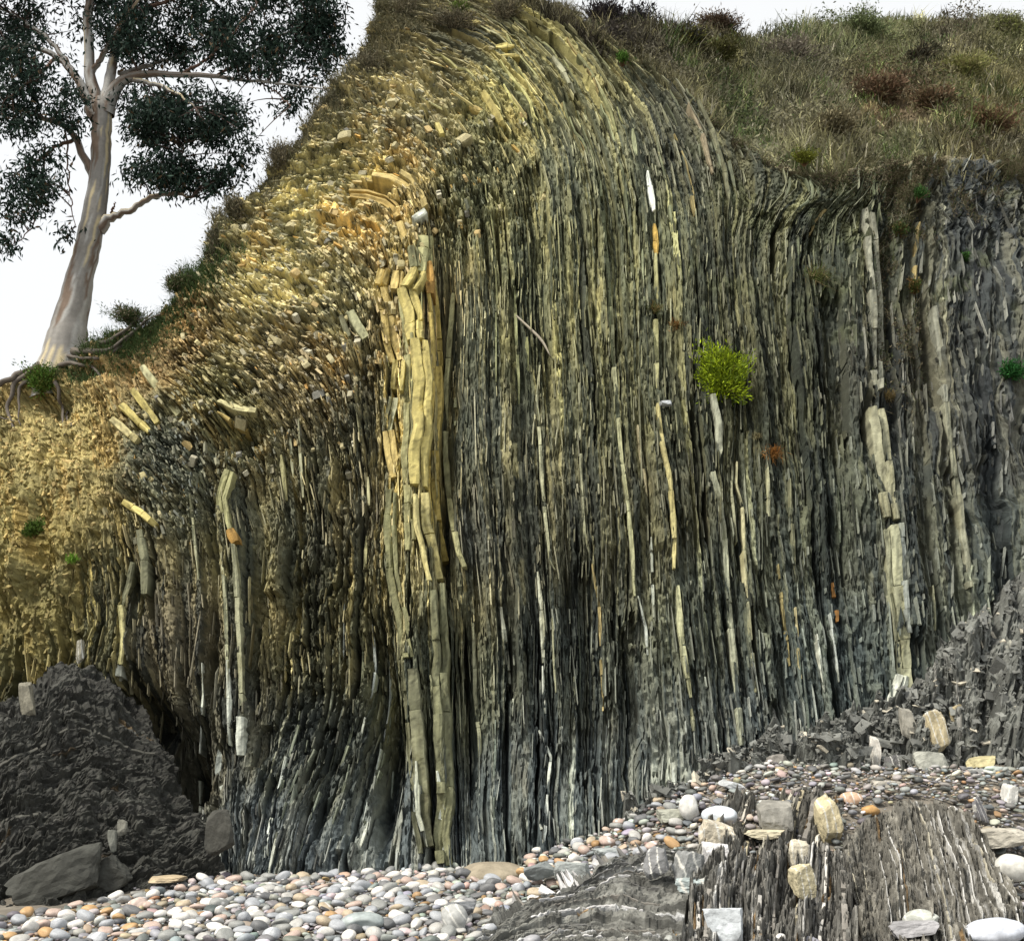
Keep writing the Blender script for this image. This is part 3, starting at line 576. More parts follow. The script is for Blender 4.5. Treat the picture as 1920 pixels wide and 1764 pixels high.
HP = HP + bul[..., None] * np.array([0, -.64, .77])
tail = np.stack([Pc + np.array([0, d, d * .25 - .02 * d * d]) for d in (1, 3, 7, 14)], 1)
HPt = np.concatenate([HP, tail], 1)
hcP = [(1150,60,.08,.07,.06),(1250,110,.07,.06,.055),(1350,110,.12,.12,.06),(1250,170,.20,.19,.12),(1450,70,.19,.20,.13),(1350,60,.16,.13,.10),(1500,150,.17,.17,.12),(1600,60,.22,.24,.14),(1700,100,.21,.22,.12),(1750,130,.08,.08,.05),(1800,60,.17,.15,.11),(1880,80,.20,.21,.11),
 (1650,190,.19,.13,.08),(1740,200,.18,.14,.09),(1850,250,.18,.15,.09),(1880,180,.19,.17,.09),(1500,250,.24,.23,.15),(1400,230,.20,.20,.13),(1600,290,.20,.19,.12),(1800,160,.25,.24,.12),(1700,290,.17,.18,.11),(1900,300,.15,.14,.10),(1560,200,.20,.19,.13)]
hx, hy, _ = to_px(HPt); hcol = idw(hx, hy, hcP) * .7
hill = link('hill', np_mesh('hill', HPt.reshape(-1, 3), [grid_faces(nu, nv + 4)], hcol.reshape(-1, 3), True), M_SOIL); tag(hill, 'scrubby hillside above the cliff', None, None, 'structure')

def blades(pos, up, h, w, col, seed, lean=.35, bend=.3):
    r = np.random.default_rng(seed); n = len(pos)
    d = nrm(up + r.normal(0, lean, (n, 3))); a = r.uniform(0, 2 * math.pi, n); sx = np.stack([np.cos(a), np.sin(a) * .5, 0 * a], -1) * (w / 2)[:, None]
    mid = pos + d * (h * .55)[:, None]; tip = pos + d * (h * .95)[:, None] + np.stack([np.cos(a + 1), np.sin(a + 1), -.5 + 0 * a], -1) * (h * bend * r.random(n))[:, None]
    V = np.stack([pos - sx, pos + sx, mid + sx * .7, mid - sx * .7, tip], 1).reshape(-1, 3); o = np.arange(n) * 5
    return V, [np.stack([o, o+1, o+2, o+3], -1), np.stack([o+3, o+2, o+4], -1)], np.repeat(col, 5, 0)
def leaflets(pos, ln, w, col, seed, droop=0.0, dirs=None, jitter=1.0):
    r = np.random.default_rng(seed); n = len(pos)
    d = r.normal(0, 1, (n, 3)) * jitter; d[:, 2] -= droop
    if dirs is not None: d = d + dirs
    d = nrm(d); s_ = nrm(np.cross(d, r.normal(0, 1, (n, 3)))) * (w / 2)[:, None]
    V = np.stack([pos, pos + d * (ln * .45)[:, None] + s_, pos + d * ln[:, None], pos + d * (ln * .45)[:, None] - s_], 1).reshape(-1, 3); o = np.arange(n) * 4
    return V, [np.stack([o, o+1, o+2, o+3], -1)], np.repeat(col, 4, 0)

# hillside growth
r = np.random.default_rng(31)
def hill_pts(n, seed):
    r = np.random.default_rng(seed); u = r.uniform(0, nu - 1.01, n); w = r.uniform(0, nv - 1.01, n); i = u.astype(int); j = w.astype(int); fu = (u - i)[:, None]; fv = (w - j)[:, None]
    return HP[i, j]*(1-fu)*(1-fv) + HP[i+1, j]*fu*(1-fv) + HP[i, j+1]*(1-fu)*fv + HP[i+1, j+1]*fu*fv
def hill_col(p, seed, straw=.3):
    r = np.random.default_rng(seed); x, y, _ = to_px(p); c = idw(x, y, hcP); n = len(p)
    pt = fbm(p[:, 0] * .9, p[:, 1] * .9, 3, 220)[:, None]; c = c * (1 + .5 * pt)
    c = c * r.uniform(.5, 1.5, (n, 1)); m = r.random((n, 1)) < straw; c = np.where(m, c * .5 + np.array([.27, .25, .15]) * r.uniform(.5, 1.2, (n, 1)), c)
    g = (fbm(p[:, 0] * 1.4 + 9, p[:, 1] * 1.4, 3, 221)[:, None] > .22) & (r.random((n, 1)) < .55); return np.clip(np.where(g, c * .4 + np.array([.06, .11, .03]), c), .01, .6)
UPH = nrm(np.array([0, -.35, 1.0]))
bag = Bag()
cc_ = hill_pts(3800, 1); per = 22; kc = hill_col(cc_, 2, .35); hc_ = .12 + .45 * np.clip(fbm(cc_[:, 0], cc_[:, 1], 3, 230) + .5, 0, 1.3) * r.uniform(.5, 1.3, len(cc_))
n = len(cc_) * per; p = np.repeat(cc_, per, 0) + r.normal(0, .13, (n, 3)) * [1, .6, .4]; ud = np.repeat(nrm(UPH + r.normal(0, .28, (len(cc_), 3))), per, 0)
K = np.repeat(kc * r.lognormal(-.05, .5, (len(kc), 1)), per, 0) * r.uniform(.6, 1.4, (n, 1)) * [.80, .82, .74]; K = np.where(r.random((n, 1)) < .13, np.array([.40, .38, .28]) * r.uniform(.6, 1.2, (n, 1)), K)
bag.add(*blades(p, ud, np.repeat(hc_, per) * r.uniform(.5, 1.5, n), r.uniform(.014, .045, n), K, 3, .33, .7))
tag(link('dry_grass', bag.mesh('dry_grass'), M_GRASS), 'dry grass and straw covering the hillside', 'grass', None, 'stuff')
bag = Bag(); p = hill_pts(60000, 5); hgt = np.clip(fbm(p[:, 0] * .9, p[:, 1] * .9, 4, 231) + .25, 0, 1) ** 1.3 * 1.1 + .05
bag.add(*leaflets(p + UPH * (hgt * r.random(len(p)))[:, None], r.uniform(.06, .16, len(p)), r.uniform(.02, .06, len(p)), hill_col(p, 6, .1) * np.where(hgt > .35, .55, .9)[:, None], 7))
tag(link('low_scrub', bag.mesh('low_scrub'), M_GRASS), 'low grey-green scrub between the hillside grass', 'scrub', None, 'stuff')
# growth along the skyline and on top of the fold
bag = Bag(); wt = (sm(T2, .925, 1.0) ** 1.5) * area * sm(S2, 130, 300) * sm(-S2, -1440, -1380)
wt = wt * (1 + 2.5 * sm(-py0, -140, -20))
ci, cj = pick(wt, 26000, 21); p = P[ci, cj]; x, y, _ = to_px(p); n = len(p); c = np.where(r.random((n, 1)) < .3, [.30, .27, .16], np.where(r.random((n, 1)) < .5, [.13, .13, .07], [.17, .16, .10])) * r.uniform(.5, 1.3, (n, 1))
c = np.where(sm(y, 420, 520)[:, None] > r.random((n, 1)), np.array([.07, .11, .04]) * r.uniform(.5, 1.4, (n, 1)), c)
hh_ = .10 + .30 * np.clip(fbm(x / 40, y / 40, 3, 240) + .45, 0, 1.2)
bag.add(*blades(p, nrm(np.array([-.1, -.5, .9])), hh_ * r.uniform(.4, 1.2, n), r.uniform(.007, .018, n), c, 22, .5, .5))
i0_ = r.integers(0, n, 26000); pp = p[i0_] + r.normal(0, .05, (26000, 3)) + np.array([0, -.03, .2]) * (hh_[i0_] * r.random(26000))[:, None] * 3
bag.add(*leaflets(pp, r.uniform(.04, .10, 26000), r.uniform(.012, .03, 26000), c[i0_] * .8, 23))
sk = pick(area * (T2 > .985) * sm(S2, 130, 300) * (S2 < 1300), 9000, 24); p = P[sk] + np.array([0, .25, .0]) * r.random((9000, 1)); x, y, _ = to_px(p)
c = np.where(y[:, None] > 430, [.06, .09, .035], [.15, .14, .09]) * r.uniform(.5, 1.4, (9000, 1))
bag.add(*blades(p, np.array([-.15, -.2, 1.0]), (.12 + .3 * np.clip(fbm(x / 25, y / 25, 3, 241) + .4, 0, 1)) * r.uniform(.5, 1.2, 9000), r.uniform(.008, .018, 9000), c, 25, .45, .5))
w2 = area * sm(S2, 1385, 1440) * (sm(T2, .86, 1.0) ** 2 + .5 * sm(S2, 1600, 1680) * sm(T2 + .12 * fbm(px0 / 70, py0 / 70, 3, 247), .76, .97) + .5 * blob(px0, py0, 1690, 470, 30, 110) + .25 * blob(px0, py0, 1700, 640, 40, 90)) * (fbm(px0 / 50, py0 / 50, 3, 245) > -.1)
ci, cj = pick(w2, 21000, 27); p = P[ci, cj]; n = len(p); c = np.where(r.random((n, 1)) < .3, [.28, .25, .16], np.where(r.random((n, 1)) < .5, [.10, .12, .05], [.15, .12, .08])) * r.uniform(.5, 1.3, (n, 1)); x, y, _ = to_px(p)
bag.add(*blades(p, nrm(np.array([.05, -.8, .35])), (.08 + .24 * np.clip(fbm(x / 40, y / 40, 3, 246) + .45, 0, 1.2)) * r.uniform(.4, 1.2, n), r.uniform(.007, .016, n), c, 28, .6, .8))
bag.add(*leaflets(p + np.array([0, -.08, .04]), r.uniform(.03, .07, n), r.uniform(.01, .025, n), c * .7, 29))
tag(link('fringe_grass', bag.mesh('fringe_grass'), M_GRASS), 'dry grass and low growth fringing the skyline of the fold', 'grass', None, 'stuff')

# ------------------------------------------------------------------ scree and outcrops
def layered_patch(guides, ns, nt, seed, med, relief, colfn, bend=3, skirt=.9, fb=.06, sl=(30, 160)):
    """bedded rock: guides = bedding lines as (photo x, photo y, metres away)"""
    A = np.array([smooth_rows(resample(g, nt), 3, 2) for g in guides])
    g0 = np.array([a[nt // 2, :2] for a in A]); S = np.r_[0, np.cumsum(np.maximum(4, np.linalg.norm(np.diff(g0, axis=0), axis=1)))]
    s = np.linspace(0, S[-1], ns); g = cubic_s(S, A, s)
    Ss, Tt = np.meshgrid(s, np.linspace(0, np.linalg.norm(np.diff(A[len(A)//2][:, :2], axis=0), axis=1).sum(), nt), indexing='ij')
    d = np.gradient(g[..., :2], axis=1); d = nrm(d); w = fbm(Ss / 40, Tt / 60, 3, seed) * bend
    gx_, gy_ = g[..., 0] + w * d[..., 1], g[..., 1] - w * d[..., 0]
    B = at(gx_, gy_, g[..., 2]); N = np.cross(np.gradient(B, axis=0), np.gradient(B, axis=1)); N = nrm(N); N = np.where((N * (CAM - B)).sum(-1, keepdims=True) < 0, -N, N); N = nrm(N + np.array([0, -.2, .35]))
    ed = bed_table(-5, S[-1] + 30, seed, med); b, k, r1, r2, r3, rb, bw, bu, bq = bed_fields(Ss, Tt, fbm(Ss / 9, Tt / 20, 2, seed + 1) * 1.2, ed, seed + 2, sl)
    h = (np.where(rb < .25, -.6 - r2, np.where(rb > .7, .4 + .8 * r2, (r2 - .5))) + (r1 - .5) * .9 - .8 * (r3 > .85)) * relief
    h = h + fbm(Ss / 45, Tt / 45, 4, seed + 3) * fb * 2 + fbm(Ss / 6, Tt / 6, 2, seed + 4) * fb * .25
    k1, k2, ke = cells(Ss / 9 + fbm(Ss / 20, Tt / 20, 2, seed + 7), Tt / 22, seed + 5); k3, _, ke3 = cells(Ss / 26, Tt / 40, seed + 6); h = h + (k1 - .5) * fb * .55 - .25 * fb * (ke < .07) + (k3 - .5) * fb * .9 - .2 * fb * (ke3 < .04)
    Pp = B + N * h[..., None]; cc = colfn(b, k, Ss, Tt, gx_, gy_, rb)
    sk = skirt; V = [Pp.reshape(-1, 3)]; F = [grid_faces(ns, nt)]; Cn = [cc.reshape(-1, 3)]; o = ns * nt
    idx = np.arange(ns * nt).reshape(ns, nt)
    for e in (idx[0], idx[-1][::-1], idx[:, 0][::-1], idx[:, -1]):
        v = Pp.reshape(-1, 3)[e] + np.array([0, .25 * sk, -sk]); n = len(e)
        V.append(v); Cn.append(cc.reshape(-1, 3)[e]); q = np.arange(n - 1); F.append(np.stack([e[q], e[q+1], o + q + 1, o + q], -1)); o += n
    return np_mesh('bedrock', np.concatenate(V), F, np.concatenate(Cn)), Pp, N, gx_, gy_
def banded(dark, pale, pfrac, seed, rustp=0.0):
    dark = np.array(dark); pale = np.array(pale)
    def f(b, k, S, T, x, y, rb):
        t = .6 + .9 * h2(b, k, seed) ** 1.4; c = dark * t[..., None] * (1 + .35 * fbm(x / 14, y / 14, 3, seed + 1))[..., None]
        p = (h2(b, b * 0 + 5, seed + 2) < pfrac) & (vn(S / 30, T / 40, seed + 3) > -.35); c = np.where(p[..., None], pale * (.6 + .55 * h2(b, k, seed + 4))[..., None], c)
        if rustp: c = np.where(((h2(b, k, seed + 5) < rustp))[..., None], c * [1.3, .9, .5], c)
        return np.clip(c, .01, .85)
    return f
GL = np.array([(1180,1565,12.75),(1260,1520,12.95),(1340,1470,13.1),(1420,1448,13.1),(1500,1445,12.95),(1650,1455,12.85),(1800,1465,12.85),(1920,1478,12.85),(2120,1485,12.85)], float)
GH = np.array([(1180,1535,13.2),(1260,1490,13.4),(1340,1440,13.6),(1420,1405,13.75),(1500,1385,13.8),(1580,1350,13.9),(1640,1330,14.0),(1700,1290,14.2),(1760,1235,14.5),(1800,1180,14.8),(1860,1120,15.2),(1920,1070,15.6),(2120,960,16.6)], float)
GH[:, 2] = faceY(GH[:, 0], GH[:, 1]) - .25; xsn = np.linspace(1180, 2120, 14)
gd = []
for x in xsn:
    a = [x] + [np.interp(x, GL[:, 0], GL[:, q]) for q in (1, 2)]; c = [x] + [np.interp(x, GH[:, 0], GH[:, q]) for q in (1, 2)]
    c = [c[0], c[1] - 6, c[2]]
    gd.append([a, [x, a[1] * .6 + c[1] * .4, a[2] * .6 + c[2] * .4], c])
scm, SP, SN, sgx, sgy = layered_patch(gd, 420, 110, 700, 5, .022, banded((.135, .142, .13), (.28, .28, .26), .04, 701), bend=9, fb=.24, sl=(12, 60))
scree = tag(link('scree_slope', scm, M_ROCK), 'grey scree banked against the right of the cliff', None, None, 'structure')
r = np.random.default_rng(41); n = 5200; i_, j_ = r.integers(0, 420, n), r.integers(0, 108, n); c = SP[i_, j_]
a = nrm(r.normal(0, 1, (n, 3)) * [1, .6, .5]); nn = nrm(SN[i_, j_] + r.normal(0, .35, (n, 3))); bb = nrm(np.cross(a, nn)); nn = np.cross(bb, a); sz = r.lognormal(-3.3, .6, n)
V = BOXV[None] + r.uniform(-.2, .2, (n, 8, 3)); Wd = c[:, None] + V[..., 0:1] * (a * (sz * r.uniform(.8, 1.6, n))[:, None])[:, None] + V[..., 1:2] * (bb * (sz * r.uniform(.5, 1, n))[:, None])[:, None] + V[..., 2:3] * (nn * (sz * r.uniform(.15, .4, n))[:, None])[:, None]
K = np.array([.15, .156, .145]) * r.uniform(.6, 1.4, (n, 1)); K = np.where(r.random((n, 1)) < .07, [.45, .42, .34], K)
tag(link('scree_chips', np_mesh('scree_chips', Wd.reshape(-1, 3), [(BOXF[None] + (np.arange(n) * 8)[:, None, None]).reshape(-1, 4)], np.repeat(K, 8, 0)), M_ROCK, scree), None, None, None, 'stuff')

OUT = [
 ('dark bedded rock mass at the left foot of the cliff', [
  [(-90,1800,10.1),(60,1745,10.7),(200,1705,11.3),(330,1668,11.9),(450,1652,12.3)], [(-90,1720,10.9),(60,1650,11.4),(180,1612,11.8),(300,1612,12.1),(410,1612,12.5)],
  [(-90,1650,11.3),(60,1575,11.8),(180,1534,12.2),(290,1545,12.5),(392,1566,12.9)], [(-90,1580,11.7),(60,1490,12.2),(180,1450,12.6),(280,1480,13.0),(370,1525,13.3)],
  [(-90,1500,12.1),(50,1410,12.6),(160,1365,13.0),(255,1402,13.4),(338,1475,13.7)], [(-90,1440,12.5),(30,1348,12.9),(120,1290,13.3),(210,1312,13.7),(302,1405,14.0)],
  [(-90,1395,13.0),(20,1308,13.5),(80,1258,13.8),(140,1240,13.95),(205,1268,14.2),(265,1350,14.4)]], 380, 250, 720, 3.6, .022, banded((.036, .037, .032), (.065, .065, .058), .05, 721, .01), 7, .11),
 ('white veined striped outcrop low on the right of the beach', [
  [(1630,1800,8.95),(1600,1660,9.9),(1578,1575,10.6)], [(1702,1800,8.95),(1670,1640,10.0),(1645,1522,10.95)], [(1792,1800,8.95),(1750,1640,10.0),(1712,1495,11.2)], [(1882,1800,8.95),(1830,1640,10.0),(1782,1512,11.1)], [(1965,1800,9.0),(1905,1680,9.8),(1845,1565,10.7)]],
  260, 120, 730, 4, .022, banded((.15, .145, .125), (.36, .36, .34), .10, 731, .02), 5, .07),
 ('dark folded ledges between the shingle and the upright slabs', [
  [(950,1810,8.9),(1100,1775,9.15),(1270,1795,8.95)], [(870,1782,9.15),(1000,1738,9.5),(1130,1716,9.7),(1280,1745,9.4)], [(890,1744,9.6),(1020,1700,9.95),(1150,1666,10.3),(1290,1685,10.1)], [(950,1718,9.95),(1080,1665,10.45),(1200,1625,10.8),(1310,1628,10.8)], [(1060,1682,10.4),(1150,1628,10.9),(1240,1592,11.2),(1340,1592,11.2)]],
  260, 150, 740, 4, .032, banded((.135, .137, .125), (.42, .43, .43), .10, 741, .03), 5, .045),
 ('upright slabs of banded rock at the lower edge of the beach', [
  [(1275,1800,8.95),(1290,1690,9.75),(1305,1622,10.3)], [(1370,1800,8.95),(1375,1680,9.8),(1388,1605,10.4)], [(1450,1800,8.95),(1455,1680,9.8),(1462,1590,10.5)], [(1530,1800,8.95),(1540,1680,9.8),(1548,1580,10.6)], [(1605,1800,8.95),(1600,1690,9.7),(1598,1605,10.3)]],
  280, 110, 750, 4, .022, banded((.15, .148, .135), (.52, .52, .50), .14, 751, .05), 8, .16),
 ('low broken bedrock under the shingle beside the scree', [
  [(1300,1612,10.9),(1330,1545,11.5),(1352,1500,11.9)], [(1400,1612,10.85),(1420,1545,11.5),(1440,1486,12.0)], [(1480,1602,10.9),(1500,1540,11.5),(1520,1480,12.05)], [(1575,1592,11.0),(1580,1535,11.5),(1590,1492,11.9)]],
  200, 90, 760, 4, .024, banded((.16, .155, .135), (.42, .40, .33), .10, 761, .05), 8, .16)]
outs = []
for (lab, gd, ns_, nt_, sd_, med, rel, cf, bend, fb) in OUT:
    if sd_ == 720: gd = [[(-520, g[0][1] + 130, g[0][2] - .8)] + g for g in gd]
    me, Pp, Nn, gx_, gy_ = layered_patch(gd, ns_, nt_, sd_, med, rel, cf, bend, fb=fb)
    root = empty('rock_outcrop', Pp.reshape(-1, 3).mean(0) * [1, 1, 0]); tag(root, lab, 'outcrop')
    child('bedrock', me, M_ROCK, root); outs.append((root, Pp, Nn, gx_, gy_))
def patch_bed(o, si, t0, t1, w, proud, col, seed):
    """one bed standing proud along a line of the outcrop's own bedding"""
    root, Pp, Nn, gx_, gy_ = o; r = np.random.default_rng(seed); nt_ = Pp.shape[1]; i = int(si * (Pp.shape[0] - 1)); j = np.arange(int(t0 * nt_), int(t1 * nt_), 2)
    if len(j) < 3: return
    c = Pp[i, j]; c = np.stack([np.convolve(np.pad(c[:, q], 3, 'edge'), np.ones(7) / 7, 'valid') for q in range(3)], -1); n = len(j); tg = nrm(np.gradient(c, axis=0)); nn = nrm(Nn[i, j]); sd_ = nrm(np.cross(tg, nn)); bag = Bag(); a = 0
    while a < n - 2:
        e = min(n, a + r.integers(5, 16)); m = e - a
        if m < 3: break
        q = slice(a, e); hw = w / 2 * r.uniform(.8, 1.15) * (1 + r.normal(0, .05, (m, 1))); pr = proud * r.uniform(.5, 1.2) + r.normal(0, .006, (m, 1))
        rows = np.stack([c[q] - sd_[q]*hw - nn[q]*.2, c[q] - sd_[q]*hw*.95 + nn[q]*pr*.85, c[q] - sd_[q]*hw*.7 + nn[q]*pr, c[q] + sd_[q]*hw*.7 + nn[q]*pr*.97, c[q] + sd_[q]*hw*.95 + nn[q]*pr*.8, c[q] + sd_[q]*hw - nn[q]*.2], 1)
        bag.add(rows, [grid_faces(m, 6), [[0,1,2,3,4,5]], np.array([[5,4,3,2,1,0]]) + (m-1)*6], np.clip(np.array(col) * r.uniform(.8, 1.2), .02, .85)); a = e
    if bag.n: child('rock_bed', bag.mesh('rock_bed'), M_BED, root)
r = np.random.default_rng(91)
for q in range(15): patch_bed(outs[1], (q + r.uniform(0, 1)) / 15, r.uniform(0, .5), r.uniform(.55, 1), r.uniform(.006, .016), r.uniform(.010, .03), (.46, .46, .44) if r.random() < .6 else (.35, .33, .26), 1000 + q)
for q in range(10): patch_bed(outs[3], (q + r.uniform(.1, .9)) / 10, r.uniform(0, .3), r.uniform(.55, 1), r.uniform(.015, .05), r.uniform(.008, .035), [(.50, .49, .46), (.22, .21, .19), (.40, .37, .27), (.16, .16, .155)][q % 4], 1100 + q)
for q in range(14): patch_bed(outs[2], (q + r.uniform(.2, .8)) / 14, r.uniform(0, .4), r.uniform(.6, 1), r.uniform(.008, .025), r.uniform(.01, .03), [(.13, .13, .125), (.5, .5, .5), (.2, .19, .17)][q % 3], 1200 + q)
for q in range(10): patch_bed(outs[4], (q + r.uniform(.2, .8)) / 10, r.uniform(0, .4), r.uniform(.6, 1), r.uniform(.02, .07), r.uniform(.01, .05), [(.40, .36, .25), (.2, .19, .17), (.55, .53, .46)][q % 3], 1300 + q)
for q in range(8): patch_bed(outs[0], (q + r.uniform(0, 1)) / 8, r.uniform(0, .6), r.uniform(.4, 1), r.uniform(.02, .05), r.uniform(.02, .06), [(.07, .07, .06), (.09, .09, .078), (.05, .05, .044)][q % 3], 1400 + q)

# ------------------------------------------------------------------ stones
def icosphere(sub):
    t = (1 + 5 ** .5) / 2; V = [(-1,t,0),(1,t,0),(-1,-t,0),(1,-t,0),(0,-1,t),(0,1,t),(0,-1,-t),(0,1,-t),(t,0,-1),(t,0,1),(-t,0,-1),(-t,0,1)]
    F = [(0,11,5),(0,5,1),(0,1,7),(0,7,10),(0,10,11),(1,5,9),(5,11,4),(11,10,2),(10,7,6),(7,1,8),(3,9,4),(3,4,2),(3,2,6),(3,6,8),(3,8,9),(4,9,5),(2,4,11),(6,2,10),(8,6,7),(9,8,1)]
    V = [np.array(v) / np.linalg.norm(v) for v in V]
    for _ in range(sub):
        c = {}; G_ = []
        def mid(a, b):
            kk = (min(a, b), max(a, b))
            if kk not in c: m = V[a] + V[b]; V.append(m / np.linalg.norm(m)); c[kk] = len(V) - 1
            return c[kk]
        for (a, b, d) in F:
            x, y, z = mid(a, b), mid(b, d), mid(d, a); G_ += [(a, x, z), (b, y, x), (d, z, y), (x, y, z)]
        F = G_
    return np.array(V), np.array(F)
ICO0, ICO1, ICO2, ICO3, ICO4 = icosphere(0), icosphere(1), icosphere(2), icosphere(3), icosphere(4)
def n3(V, f, seed): return (vn(V[:, 0]*f + 7, V[:, 1]*f + V[:, 2]*f*.7, seed) + vn(V[:, 2]*f + 3, V[:, 0]*f*.8 - V[:, 1]*f, seed + 1)) / 2
def rock_shape(seed, boxy=True, base=None):
    r = np.random.default_rng(seed); V, F = base or ICO3; V = V * 1.35 if boxy else V * 1.0; V = V.copy()
    pl = []
    if boxy:
        for ax in range(3):
            for sg in (-1, 1):
                nn = np.zeros(3); nn[ax] = sg; pl.append((nrm(nn + r.normal(0, .16, 3)), r.uniform(.72, .9)))
    for _ in range(6 if boxy else 3): pl.append((nrm(r.normal(0, 1, 3)), r.uniform(.86, 1.05) if boxy else r.uniform(.72, .9)))
    for nn, d in pl:
        e = V @ nn - d; V = V - np.where(e > 0, e * .93, 0)[:, None] * nn
    V = V * (1 + .05 * n3(V, 2.5, seed) + (.06 * n3(V, 5, seed + 2) + .035 * n3(V, 12, seed + 3) if boxy else .03 * n3(V, 4, seed + 2)))[:, None]
    ex = (V.max(0) - V.min(0)); V = (V - (V.max(0) + V.min(0)) / 2) / ex
    return V, F
